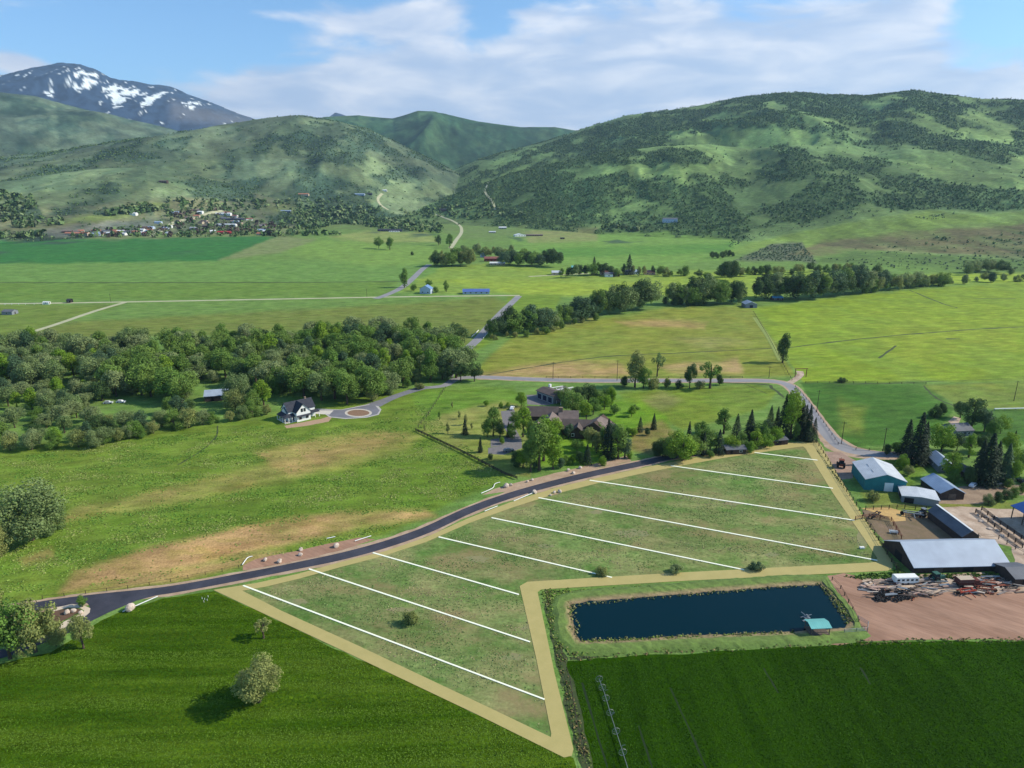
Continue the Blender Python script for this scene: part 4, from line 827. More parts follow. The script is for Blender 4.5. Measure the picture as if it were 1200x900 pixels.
# hedgerows across the valley: each tree its own object, too small in the picture to show a trunk
def row(P, n, h0, h1, kinds_, leaf_, label, group, jit=5, name=None):
    L = [0]
    for a, b in zip(P, P[1:]): L.append(L[-1] + math.dist(a, b))
    for i in range(n):
        s = (i + random.uniform(.1, .9)) / n * L[-1]; k = max(j for j in range(len(P) - 1) if L[j] <= s); f = (s - L[k]) / (L[k + 1] - L[k])
        p = G(P[k][0] + (P[k + 1][0] - P[k][0]) * f, P[k][1] + (P[k + 1][1] - P[k][1]) * f + random.uniform(-jit, jit) * .3); p.z = hz(p.x, p.y) - .2
        tree(random.choice(kinds_), p, hm(p, random.uniform(h0, h1)), random.choice(leaf_), label, group, parts=False, wide=random.uniform(.9, 1.25), name=name)
HK = ['cottonwood', 'broad', 'tall']
row([(574, 394), (600, 392), (640, 386), (664, 380), (700, 372)], 24, 19, 34, HK, ['green', 'dark', 'grey', 'bluegreen'], 'tree in the hedgerow above the brown pasture', 'hedgerow above the brown pasture', name='hedgerow_tree')
row([(690, 371), (730, 366), (765, 360)], 15, 20, 36, HK, ['grey', 'dark', 'green'], 'tree in the hedgerow above the brown pasture', 'hedgerow above the brown pasture', name='hedgerow_tree')
row([(566, 400), (585, 396), (640, 392), (680, 379), (700, 376)], 12, 6, 11, ['bush'], ['sage', 'green'], 'bush at the foot of the hedgerow above the brown pasture', 'bushes under the hedgerow', name='hedgerow_bush')
row([(786, 357), (815, 357), (870, 355)], 17, 20, 36, HK, ['green', 'grey', 'dark'], 'tree in the grove beside the small grey shed', 'grove beside the small grey shed', name='grove_tree')
row([(775, 358), (830, 358)], 6, 10, 14, ['bush'], ['dark'], 'dark bush under the grove beside the small grey shed', 'bushes under the grove', name='hedgerow_bush')
row([(884, 353), (905, 350)], 5, 26, 34, ['tall', 'cottonwood'], ['dark', 'needle'], 'dark tree over the small blue-roofed shed', 'dark trees over the blue-roofed shed', name='shed_tree')
row([(905, 350), (950, 351), (980, 347), (1010, 343), (1035, 340)], 30, 22, 36, HK, ['green', 'grey', 'dark', 'bluegreen'], 'tree in the long hedgerow above the bright pasture', 'long hedgerow above the bright pasture', name='hedgerow_tree')
row([(1010, 343), (1060, 338), (1110, 335)], 14, 12, 22, ['broad', 'bush'], ['green', 'grey', 'sage'], 'tree in the long hedgerow above the bright pasture', 'long hedgerow above the bright pasture', name='hedgerow_tree')
row([(1060, 338), (1120, 333), (1200, 329), (1260, 326)], 16, 7, 14, ['bush', 'broad'], ['grey', 'sage', 'bluegreen'], 'bush at the thin end of the long hedgerow', 'bushes at the thin end of the hedgerow', name='hedgerow_bush')
row([(815, 326), (860, 324), (960, 319), (1000, 316)], 26, 7, 14, ['bush', 'broad'], ['green', 'sage', 'dark'], 'bush in the thin line behind the grove', 'thin bush line behind the grove', name='hedgerow_bush')
row([(846, 328), (858, 328)], 3, 24, 32, ['cottonwood'], ['dark', 'green'], 'tall tree standing out of the bush line behind the grove', 'tall trees of the bush line', name='hedgerow_tree')
row([(1130, 322), (1150, 318), (1185, 322)], 9, 9, 17, ['bush', 'broad'], ['dark', 'grey'], 'dark bush on the valley edge at the foot of the brown slope', 'dark bushes at the foot of the slope', name='hedgerow_bush')
row([(832, 302), (862, 301)], 7, 6, 9, ['bush'], ['dark'], 'dark bush at the corner of the grey brush patch', 'bushes by the brush patch', name='hedgerow_bush')
row([(506, 311), (530, 312), (556, 311)], 15, 14, 22, HK, ['green', 'dark', 'sage'], 'tree round the red barn farm', 'trees of the red barn farm', name='farm_tree')
row([(530, 300), (570, 300), (600, 303)], 14, 9, 15, HK, ['sage', 'grey', 'green'], 'tree round the red barn farm', 'trees of the red barn farm', name='farm_tree')
row([(588, 310), (600, 311), (655, 312)], 17, 14, 22, HK, ['dark', 'green', 'bluegreen'], 'tree round the red barn farm', 'trees of the red barn farm', name='farm_tree')
row([(655, 325), (700, 323), (735, 323)], 12, 10, 18, HK, ['green', 'dark', 'grey'], 'tree round the white valley homes', 'trees of the white valley homes', name='home_tree')
row([(735, 323), (760, 322), (810, 324)], 9, 7, 14, ['broad', 'bush', 'tall'], ['green', 'sage', 'dark'], 'tree round the white valley homes', 'trees of the white valley homes', name='home_tree')
trees([(696, 322, 21, 'widespruce', 'needle', 1.0), (737, 322, 24, 'widespruce', 'needle', 1.1)], 'dark spruce standing over the white valley homes', 'spruces over the white valley homes')
trees([(444, 292, 15, 'broad', 'green', .9, 'small tree of a pair alone in the far green field, rounder one'), (457, 293, 15, 'tall', 'green', 1.3, 'small tree of a pair alone in the far green field, slimmer one'), (514, 288, 13, 'broad', 'dark', .8, 'dark round tree beside the far road bend'), (483, 299, 5, 'bush', 'dark', 1.0, 'tiny bush alone in the far green field'),
       (474, 337, 24, 'tall', 'green', .95, 'upright tree beside the far road near the small blue barn'), (485, 341, 9, 'bush', 'green', 1.0, 'small bush beside the small blue barn'), (523, 342, 14, 'tall', 'green', 1.0, 'small tree between the blue barn and the long blue shed'), (527, 291, 17, 'tall', 'green', 1.0, 'rounded tree at the end of the far road behind the red barn farm'),
       (511, 343, 8, 'bush', 'green', 1.0, 'bush behind the small blue barn'), (503, 337, 10, 'broad', 'green', 1.0, 'small tree over the small blue barn roof')], '', None)

# ------------------------------------------------------------------ woods and brush on the far slopes, and weeds: nobody could count them
def clumps_mesh(name, P, S, Zs, nq, seed, kindcol, mat, up=.3, cv=.25):
    """nq leaf sprays for each plant at P of width S and height Zs"""
    r = np.random.default_rng(seed); n = len(P)
    d = r.normal(size=(n, nq, 3)); d /= np.linalg.norm(d, axis=2)[:, :, None]; q = r.uniform(.5, 1, (n, nq))[:, :, None]
    c = P[:, None, :] + d * q * np.stack([S, S, Zs], 1)[:, None, :] * .5 + np.stack([0 * S, 0 * S, Zs * .5], 1)[:, None, :]
    nr = (d + r.normal(size=(n, nq, 3)) * .4 + np.array([0, 0, up])).reshape(-1, 3); nr /= np.linalg.norm(nr, axis=1)[:, None]
    V, Q, val = leaves(c.reshape(-1, 3), nr, np.repeat(S * .36, nq)[:, None] if False else 1.0, r, np.ones(n * nq))
    k = np.repeat(np.repeat(S * .34, nq), 4)[:, None]; cc = np.repeat(c.reshape(-1, 3), 4, 0); V = cc + (V - cc) * k
    col = np.repeat(np.repeat(kindcol, nq, 0), 4, 0) * r.uniform(1 - cv, 1 + cv, (n * nq, 1)).repeat(4, 0)
    return npmesh(name, V, Q, mat, col)
bm_, nt, b, o = new_mat('brush'); at = nt.nodes.new('ShaderNodeVertexColor'); at.layer_name = 'Col'; nt.links.new(at.outputs[0], b.inputs['Base Color']); b.inputs['Roughness'].default_value = .9; b.inputs['Specular IOR Level'].default_value = .1
def slope_wood():
    N = 480000; A = rng.uniform(-.86, .86, N); D = np.sqrt(rng.uniform(1300 ** 2, 4300 ** 2, N)); x = np.sin(A) * D; y = np.cos(A) * D
    z, idx = terrain(x, y); px, py = to_px(x, y, z); w = wood_density(px, py, x, y, D, idx)
    keep = (rng.uniform(0, 1, N) < (w ** 1.3) * .46 * np.where(idx == 0, 1.15, .55)) & (idx >= 0) & (idx != 4) & (z > 1.0)
    lone = (rng.uniform(0, 1, N) < .009) & (idx >= 0) & (idx != 4)
    flat = poly_mask(px, py, [(840, 300), (900, 277), (1010, 256), (1090, 245), (1160, 249), (1210, 245), (1500, 240), (1500, 266), (1060, 276), (950, 286), (900, 297)], 1.0)
    k = (keep | lone) & (flat < .3); x, y, z, idx, D, w = x[k], y[k], z[k], idx[k], D[k], w[k]; n = len(x)
    for i, nm in ((0, 'hillside_woods'), (1, 'hillside_brush')):
        s = (idx == 0) if i == 0 else (idx != 0); m = int(s.sum())
        S = rng.uniform(2.4, 6.0, m) * np.where(D[s] > 2600, 1.15, 1); Zs = S * rng.uniform(.7, 1.5, m) * (1.0 if i == 0 else .75)
        base = np.array([lin((84, 110, 62)), lin((100, 124, 74)), lin((64, 88, 56)), lin((114, 132, 86))])[rng.integers(0, 4, m)]
        tag(put(nm, clumps_mesh(nm, np.stack([x[s], y[s], z[s] - .5], 1), S, Zs, 9, 5 + i, base, bm_)),
            'dark scrub and small trees in patches over the ' + ('big green hill' if i == 0 else 'paler hills behind the village'), 'woods', kind='stuff')
slope_wood()
def scatter(name, polys, s0, s1, cols, label, cat, seed, zr=.9, nq=9, kind='stuff'):
    r = random.Random(seed); P = []; S = []
    for Pl, k in polys:
        w = [GT(*p) for p in Pl]; w2 = [(q.x, q.y) for q in w]; xs = [q[0] for q in w2]; ys = [q[1] for q in w2]; c = 0
        for _ in range(k * 60):
            x, y = r.uniform(min(xs), max(xs)), r.uniform(min(ys), max(ys))
            if inside(w2, x, y): P.append((x, y)); S.append(r.uniform(s0, s1)); c += 1
            if c >= k: break
    P = np.array(P, float); S = np.array(S, float); z = terrain(P[:, 0], P[:, 1])[0]
    cc = np.array([lin(c) for c in cols])[np.random.default_rng(seed).integers(0, len(cols), len(P))]
    return tag(put(name, clumps_mesh(name, np.column_stack([P, z - .1]), S, S * zr, nq, seed, cc, bm_)), label, cat, kind=kind)
GRN = [(88, 112, 64), (104, 124, 76), (74, 96, 58), (116, 130, 88)]
scatter('valley_treeline', [([(320, 266), (350, 246), (420, 244), (455, 258), (520, 266), (515, 274), (460, 270), (400, 262), (370, 270)], 520), ([(470, 246), (560, 238), (620, 252), (560, 258), (500, 256)], 160), ([(340, 250), (410, 238), (450, 246), (420, 258)], 120), ([(120, 250), (180, 243), (182, 249), (130, 254)], 70), ([(-40, 258), (0, 225), (40, 232), (48, 256), (20, 262)], 150), ([(15, 264), (75, 258), (75, 264), (20, 268)], 40), ([(0, 276), (50, 274), (55, 279), (0, 280)], 26), ([(690, 268), (750, 266), (752, 271), (720, 272)], 22),
         ([(300, 275), (390, 272), (400, 276), (310, 278)], 40), ([(120, 246), (330, 236), (400, 232), (400, 238), (200, 250)], 140)], 8, 15, GRN, 'loose belts of trees between the village and the hill valley', 'trees', 31, .9)
scatter('village_greenery', [([(66, 277), (180, 262), (200, 246), (262, 244), (330, 264), (330, 277)], 420)], 6, 12, GRN + [(76, 66, 58), (92, 78, 70)], 'garden trees in the village below the pale hills', 'trees', 32, .9)
scatter('brush_patch', [([(862, 305), (905, 287), (940, 285), (956, 307)], 520), ([(960, 303), (1200, 300), (1300, 302), (1300, 318), (1060, 316)], 260), ([(1000, 292), (1060, 280), (1200, 272), (1300, 270), (1300, 300), (1020, 300)], 150), ([(840, 298), (870, 284), (900, 274), (1010, 254), (1000, 250), (860, 278)], 120), ([(1068, 254), (1110, 250), (1130, 247), (1100, 257)], 40)], 1.6, 3.6, [(108, 126, 90), (118, 132, 98), (98, 114, 80)], 'low dark brush on the brown slope beyond the pastures', 'brush', 33, .7)
scatter('pond_weeds', [([(634, 692), (668, 690), (672, 752), (652, 762), (644, 735)], 700), ([(655, 752), (760, 747), (930, 741), (945, 748), (880, 756), (665, 768)], 1500), ([(650, 693), (700, 690), (860, 681), (962, 676), (960, 682), (860, 688), (690, 702)], 800), ([(968, 690), (978, 692), (1000, 722), (996, 730)], 150)], .25, .7, [(116, 140, 58), (128, 148, 68), (104, 130, 50), (146, 144, 90)], 'tall weeds growing on the banks round the pond', 'weeds', 34, .8, 6)
scatter('ditch_weeds', [([(638, 690), (646, 690), (668, 800), (690, 880), (695, 910), (684, 910), (664, 830), (650, 760)], 420), ([(664, 764), (760, 756), (940, 748), (1010, 750), (1200, 746), (1200, 753), (1010, 756), (760, 768), (665, 776)], 700), ([(950, 518), (1047, 655), (1062, 672), (1056, 674), (1040, 650), (985, 565)], 340)], .25, .7, [(104, 122, 54), (122, 138, 66), (134, 118, 76), (90, 106, 48), (146, 126, 86)], 'rough weeds along the ditch and the farm fence', 'weeds', 35, .8, 6)
scatter('barn_weeds', [([(985, 676), (1050, 670), (1072, 674), (1190, 671), (1190, 675), (1080, 679), (1010, 679)], 420)], .4, 1.1, [(78, 108, 42), (96, 118, 50)], 'green weeds in front of the long grey barn', 'weeds', 36, .6, 6)

def pts_in(Pl, n, seed):
    """n points spread evenly over a ground polygon given in picture points"""
    r = np.random.default_rng(seed); w = np.array([(G(*p).x, G(*p).y) for p in Pl]); lo, hi = w.min(0), w.max(0); out = []
    while sum(len(o) for o in out) < n:
        q = r.uniform(lo, hi, (n * 2, 2)); c = np.zeros(len(q), bool)
        for i in range(len(w)):
            a, b = w[i - 1], w[i]; c ^= ((a[1] > q[:, 1]) != (b[1] > q[:, 1])) & (q[:, 0] < (b[0] - a[0]) * (q[:, 1] - a[1]) / (b[1] - a[1] + 1e-12) + a[0])
        out.append(q[c])
    return np.concatenate(out)[:n]
BARES = [LAND[k][0] for k in range(2, 7)]
def cover(name, Pl, n, s0, s1, zr, cols, label, seed, nq=3, skip=None, patch=.0, streak=(14, 7), tracks=()):
    """grass and crop plants standing over a field: uncountable"""
    r = np.random.default_rng(seed); q = pts_in(Pl, n, seed)
    if skip:
        px, py = to_px(q[:, 0], q[:, 1], q[:, 0] * 0); m = np.zeros(n)
        for B in skip: m = np.maximum(m, poly_mask(px, py, B, 5))
        q = q[r.uniform(0, 1, n) > m * .9]
    if patch: q = q[fbm(q[:, 0] / 9, q[:, 1] / 6, 4, seed) + r.normal(size=len(q)) * .06 > patch]
    for T in tracks:
        w = [G(*p) for p in T]; d = np.full(len(q), 9.0)
        for a, b in zip(w, w[1:]):
            e = b - a; t = np.clip(((q[:, 0] - a.x) * e.x + (q[:, 1] - a.y) * e.y) / (e.x ** 2 + e.y ** 2), 0, 1); d = np.minimum(d, np.hypot(q[:, 0] - a.x - t * e.x, q[:, 1] - a.y - t * e.y))
        q = q[d > .38]
    n = len(q); S = r.uniform(s0, s1, n); c = np.array([lin(k) for k in cols])[np.clip((fbm(q[:, 0] / streak[0], q[:, 1] / streak[1], 4, seed + 1) - .3) / .4 * len(cols) + r.normal(size=n) * .6, 0, len(cols) - 1).astype(int)]
    me = clumps_mesh(name, np.column_stack([q, np.full(n, -.02)]), S, S * zr, nq, seed, c, bm_, 1.3, .1)
    tag(put(name, me), label, 'grass', kind='stuff')
cover('crop_leaves', [(-40, 930), (-40, 786), (0, 780), (60, 766), (118, 730), (150, 714), (190, 704), (250, 695), (300, 718), (664, 889), (690, 930)], 84000, .2, .48, .28, [(58, 92, 10), (66, 98, 14), (76, 108, 20), (92, 120, 34)], 'rough green crop standing over the lower field', 41, streak=(42, 3.2))
cover('dense_crop_leaves', [(668, 780), (760, 771), (940, 760), (1010, 756), (1260, 754), (1300, 930), (705, 930)], 76000, .2, .48, .28, [(40, 72, 3), (46, 79, 5), (54, 88, 10)], 'dense dark crop standing over the field below the pond', 42, streak=(3, 30), tracks=[[(785, 806), (815, 870), (838, 930)], [(895, 783), (912, 812)], [(1008, 782), (1020, 802)], [(748, 850), (768, 910)], [(682, 800), (712, 900)]])
cover('lot_grass', [(300, 696), (450, 655), (550, 617), (700, 570), (935, 528), (1022, 655), (800, 669), (610, 682), (625, 770), (642, 858), (420, 752)], 36000, .25, .65, .22, [(104, 130, 68), (120, 140, 82), (142, 146, 98), (158, 146, 106)], 'thin grass and weeds on the lots', 43, patch=.47)
cover('meadow_grass', [(-60, 700), (-60, 545), (110, 522), (300, 499), (330, 505), (400, 499), (455, 488), (490, 470), (590, 560), (450, 622), (200, 680)], 60000, .35, .9, .24, [(94, 130, 50), (110, 140, 58), (128, 148, 68), (144, 152, 84)], 'coarse grass over the meadow above the road', 44, skip=BARES, patch=.46)

scatter('pond_reeds', [([(664, 709), (760, 699.5), (930, 686), (962, 684), (962, 688), (930, 689), (760, 703), (668, 712)], 190), ([(960, 686), (970, 689), (1000, 729), (990, 732), (974, 706)], 200), ([(664, 708), (674, 707), (684, 752), (672, 752)], 60), ([(680, 749.5), (800, 744), (930, 739), (930, 742), (800, 747.5), (684, 754)], 150)], .2, .7, [(150, 142, 100), (132, 134, 86), (124, 132, 74), (116, 126, 66)], 'dry pale reeds along the waterline of the pond', 'reeds', 51, 1.1, 7)
# ------------------------------------------------------------------ buildings
WHITE = surf('white_siding', (232, 230, 224), var=.05, scale=.6); GLASS = new_mat('glass')[0]
g_ = GLASS.node_tree.nodes['Principled BSDF']; g_.inputs['Base Color'].default_value = (.02, .028, .035, 1); g_.inputs['Roughness'].default_value = .08
GREYM = metal_roof('grey_metal', (166, 178, 192), (148, 158, 174), .5); LIGHTM = metal_roof('light_metal', (206, 208, 210), (176, 180, 184), .42); BLUEM = metal_roof('blue_metal', (26, 74, 142), (22, 62, 122), .4)
SLATEM = metal_roof('slate_metal', (104, 106, 112), (80, 82, 90), .65); PALEM = metal_roof('pale_blue_metal', (160, 176, 196), (132, 148, 170), .42); WHITEM = metal_roof('white_metal', (232, 232, 230), (206, 206, 204), .45)
DARKSH = surf('dark_shingle', (60, 62, 70), (48, 50, 58), scale=.8, fine=5); BROWNSH = surf('brown_shingle', (128, 112, 104), (108, 94, 88), var=.12, scale=.5, fine=5); BROWNSH2 = surf('dark_brown_shingle', (98, 86, 80), (84, 74, 70), var=.12, scale=.5, fine=5)
TEAL = surf('teal_wall', (48, 122, 124), (40, 106, 110), var=.06, scale=.5); TEALR = metal_roof('teal_roof', (116, 186, 178), (98, 166, 160), .4); WOODW = surf('weathered_wood', (112, 96, 84), (84, 72, 64), scale=.9, stretch=(1, 1)); WOODD = surf('dark_wood', (74, 60, 52), (56, 46, 42), scale=.9)
BROWNW = surf('brown_wall', (84, 66, 56), (70, 56, 48), scale=.8); STONEW = surf('stone_wall', (150, 128, 108), (116, 98, 84), scale=1.2); GREYW = surf('grey_wall', (128, 132, 138), var=.08); REDW = surf('red_wall', (150, 52, 44), (124, 42, 38), scale=.5); REDR = metal_roof('red_roof', (150, 96, 84), (128, 78, 70), .5)
PALEBLUE = surf('pale_blue_wall', (178, 190, 208), var=.06); TANW = surf('tan_wall', (188, 170, 146), var=.08); ORANGER = metal_roof('rust_roof', (186, 122, 92), (160, 100, 78), .6); NAVY = surf('navy_door', (40, 46, 70), var=.06)
STEEL = surf('steel', (150, 152, 152), var=.08, metal=.6, rough=.45); RUST = surf('rust', (140, 72, 48), (96, 56, 44), scale=1.5); BLACK = surf('black_rubber', (28, 28, 30), var=.1); STONE = surf('pale_stone', (214, 196, 178), (176, 156, 140), scale=1.4, bmp=.5)

def gable(parent, c, L, W, h, rise, ang, wm, rm, eave=.35, over=.3, roof_t=.16, z0=0, wn='wall', rn='roof', hip=0):
    """one gabled volume under parent: ridge along ang, centre c (parent space); returns (wall, roof)"""
    ca, sa = math.cos(ang), math.sin(ang)
    def T(x, y, z): return (c[0] + x * ca - y * sa, c[1] + x * sa + y * ca, z + z0)
    a, b = L / 2, W / 2
    w = MB().add([T(-a, -b, 0), T(-a, b, 0), T(-a, b, h), T(-a, 0, h + rise), T(-a, -b, h), T(a, -b, 0), T(a, b, 0), T(a, b, h), T(a, 0, h + rise), T(a, -b, h)],
                 [(4, 3, 2, 1, 0), (5, 6, 7, 8, 9), (0, 5, 9, 4), (1, 2, 7, 6), (4, 9, 8, 3), (2, 3, 8, 7)])
    wo = w.put(wn, wm, parent)
    r = MB(); k = rise / b; n = Vector((0, k, 1)).normalized()
    for s in (1, -1):
        e = b + eave; A = [(-a - over, 0, h + rise + .01), (a + over, 0, h + rise + .01), (a + over - 0, s * e, h - k * eave + .01), (-a - over, s * e, h - k * eave + .01)]
        if hip: A[0] = (-a - over + hip, 0, h + rise + .01); A[1] = (a + over - hip, 0, h + rise + .01)
        if s > 0: A = A[::-1]
        P = [Vector(T(*q)) for q in A]; r.slab(P, (0, 0, roof_t))
    if hip:
        for s in (1, -1):
            A = [(s * (a + over - hip), 0, h + rise + .02), (s * (a + over), b + eave, h - k * eave + .02), (s * (a + over), -b - eave, h - k * eave + .02)]
            r.slab([Vector(T(*q)) for q in (A if s < 0 else A[::-1])], (0, 0, roof_t))
    ro = r.put(rn, rm, parent)
    return wo, ro, T
def opening(parent, T, face, L, W, u, z, w, h, frame=None, pane=None, name='window', ):
    """a framed window or a door on face x+ x- y+ y-, u along the wall from its middle"""
    a, b = L / 2, W / 2
    def P(d0, d1, u0, u1, z0, z1):
        V = []
        for zz in (z0, z1):
            for uu, dd in ((u0, d0), (u1, d0), (u1, d1), (u0, d1)):
                V.append(T(*{'x+': (a + dd, uu, zz), 'x-': (-a - dd, -uu, zz), 'y-': (uu, -b - dd, zz), 'y+': (-uu, b + dd, zz)}[face]))
        return V
    F = [(0, 1, 2, 3), (7, 6, 5, 4), (4, 5, 1, 0), (5, 6, 2, 1), (6, 7, 3, 2), (7, 4, 0, 3)]
    f = MB().add(P(.003, .07, u - w / 2, u + w / 2, z, z + h), F).put(name, frame or WHITE, parent)
    if pane: MB().add(P(.072, .09, u - w / 2 + .1, u + w / 2 - .1, z + .1, z + h - .1), F).put('pane' if name == 'window' else 'panel', pane, f)
    return f
def frame_ab(A, B):
    a, b = G(*A), G(*B); d = b - a; return a, b, d.length, math.atan2(d.y, d.x)
def shed(name, A, B, depth, h, rise, wm, rm, label, cat, group=None, ridge='x', doors=(), wins=(), eave=.35, over=.3, far=None):
    """building from the foot of its near side A-B (picture points), going depth metres back"""
    a, b, L, ang = frame_ab(A, B)
    if far: f = G(*far) - a; depth = f.length; ang = math.atan2(f.y, f.x) - math.pi / 2; L = abs((b - a).dot(Vector((math.cos(ang), math.sin(ang), 0)))); b = a + Vector((math.cos(ang), math.sin(ang), 0)) * L
    n = Vector((-math.sin(ang), math.cos(ang), 0)); c = (a + b) / 2 + n * depth / 2
    e = empty(name, c, ang, label, cat, group)
    if ridge == 'x': wo, ro, T = gable(e, (0, 0), L, depth, h, rise, 0, wm, rm, eave, over); l, w = L, depth; mp = {'f': 'y-', 'r': 'x+', 'l': 'x-', 'b': 'y+'}
    else: wo, ro, T = gable(e, (0, 0), depth, L, h, rise, math.pi / 2, wm, rm, eave, over); l, w = depth, L; mp = {'f': 'x-', 'r': 'y-', 'l': 'y+', 'b': 'x+'}
    for f, u, ww, hh, m in doors: opening(e, T, mp[f], l, w, u, .05, ww, hh, m, None, 'door')
    for f, u, z, ww, hh in wins: opening(e, T, mp[f], l, w, u, z, ww, hh, WHITE, GLASS)
    return e, l, w, T
# farm buildings, near to far
e, l, w, T = shed('long_barn', (1070, 671.8), (1182, 669), 15.5, 2.0, 3.9, WOODD, GREYM, 'long low barn with a wide grey metal roof beside the scrap heap', 'barn', doors=[('f', 2, 3.2, 1.8, BLACK), ('f', -7, 2.6, 1.8, WOODW), ('l', 0, 3.5, 2.6, BLACK), ('r', 0, 3.5, 2.6, BLACK)])
e, l, w, T = shed('feed_shed', (1126, 638), (1143, 636), 29, 2.9, 1.9, WOODD, SLATEM, 'long narrow shed with a dark roof running away from the grey barn', 'shed', ridge='y', far=(1086.5, 607), doors=[('f', 0, 2.2, 2.1, BLACK)])
MB().box((0, 0, 2.9 + 1.9 + .2), (l + .6, .7, .1)).put('sunlit_slope_strip', WHITEM, e, rz=math.pi / 2)  # added white strip along the ridge, paints the narrow sunlit slope
e, l, w, T = shed('teal_barn', (1012.5, 574), (1055.5, 571.5), 20, 4.3, 2.4, TEAL, LIGHTM, 'large teal metal barn with a pale roof and one white door', 'barn', ridge='y', far=(997.5, 553.5), doors=[('f', 1.2, 3.0, 3.4, WHITE)], eave=.2)
for k in (-3, 2.5): MB().box((0, 0, 0), (.12, 2.6, .05)).put('roof_vent', STEEL, e, (-3.4, k, 5.8), 0).rotation_euler = (0, -.32, 0)
e, l, w, T = shed('flat_shed', (1056.5, 588.5), (1095, 586), 9, 2.5, .45, GREYW, LIGHTM, 'low flat pale-roofed shed between the teal barn and the gabled shed', 'shed', ridge='y', far=(1052, 577), doors=[('f', -3.5, 3, 2, BLACK), ('l', 0, 4, 2, BLACK)])
e, l, w, T = shed('gabled_shed', (1101, 585.5), (1126, 583.5), 13, 2.6, 2.2, WOODD, PALEM, 'dark wooden gabled shed with a pale blue roof beside the gravel yard', 'shed', ridge='y', far=(1078.5, 568.5), doors=[('f', 0, 2.6, 2.2, WOODW)])
e, l, w, T = shed('cottage', (1099, 553.5), (1114, 551), 9, 2.8, 1.9, GREYW, GREYM, 'small house with a weathered grey roof half hidden by trees behind the lawn', 'house', ridge='y', far=(1085.5, 540), doors=[('f', 1.5, 1, 2, NAVY)], wins=[('f', -1.5, 1, 1, 1.1), ('l', 0, 1, 1.2, 1.1)])
e, l, w, T = shed('white_house', (1120, 512), (1140, 511), 9, 2.8, 2, GREYW, SLATEM, 'low grey-roofed house tucked under the dark trees of the farm', 'house', wins=[('f', -2, 1, 1.2, 1.1), ('f', 2, 1, 1.2, 1.1)], doors=[('f', 0, 1, 2, NAVY)])
e, l, w, T = shed('tall_shed', (1131, 562), (1140, 561.5), 5, 3, 1.6, WOODD, SLATEM, 'narrow dark shed in the shade of the big yard spruce', 'shed', doors=[('f', 0, 1.4, 2, WOODW)], ridge='y')
e, l, w, T = shed('road_shed', (902, 523), (923, 521), 6, 2.3, .7, WOODD, SLATEM, 'low shed with a grey roof among the road corner spruces', 'shed', doors=[('f', 0, 2.4, 1.9, BLACK)])
e, l, w, T = shed('garden_cabin', (851, 533), (874, 532), 6, 2.2, .9, BROWNW, SLATEM, 'small dark cabin behind the boundary among bright bushes', 'cabin', doors=[('f', -2, 1, 1.9, BLACK)], wins=[('f', 2, .9, 1.4, .9)])
def open_barn(name, A, B, depth, h, rise, rm, label, cat, posts=4):
    a, b, L, ang = frame_ab(A, B); n = Vector((-math.sin(ang), math.cos(ang), 0)); c = (a + b) / 2 + n * depth / 2; e = empty(name, c, ang - math.pi / 2, label, cat)
    W_ = depth; l = L; k = rise / (W_ / 2); r = MB()
    for s in (1, -1):
        A_ = [(0, -l / 2 - .4, h + rise), (0, l / 2 + .4, h + rise), (s * (W_ / 2 + .5), l / 2 + .4, h - k * .5), (s * (W_ / 2 + .5), -l / 2 - .4, h - k * .5)]
        r.slab(A_ if s < 0 else A_[::-1], (0, 0, .14))
    r.put('roof', rm, e)
    pm = MB().box((0, 0, h / 2), (.25, .25, h)).mesh('post', WOODW)
    for s in (1, -1):
        for i in range(posts): put('post', pm, e, (s * (W_ / 2 - .2), -l / 2 + .3 + i * (l - .6) / (posts - 1), 0))
        MB().box((s * (W_ / 2 - .2), 0, h - .35), (.18, l, .28)).put('beam', WOODW, e)
    return e
open_barn('hay_barn', (1183.5, 607), (1238, 640), 15, 4.6, 2.2, BLUEM, 'open hay barn on posts with a bright blue metal roof', 'barn', 5)
e, l, w, T = shed('corner_shed', (1188, 687), (1215, 686), 8, 2.4, 1.2, WOODD, SLATEM, 'slate-roofed shed cut by the picture edge at the end of the scrap heap', 'shed', doors=[('f', 0, 2, 2, BLACK)])
def truss_box(name, c, d, rz, m, label, cat): pass

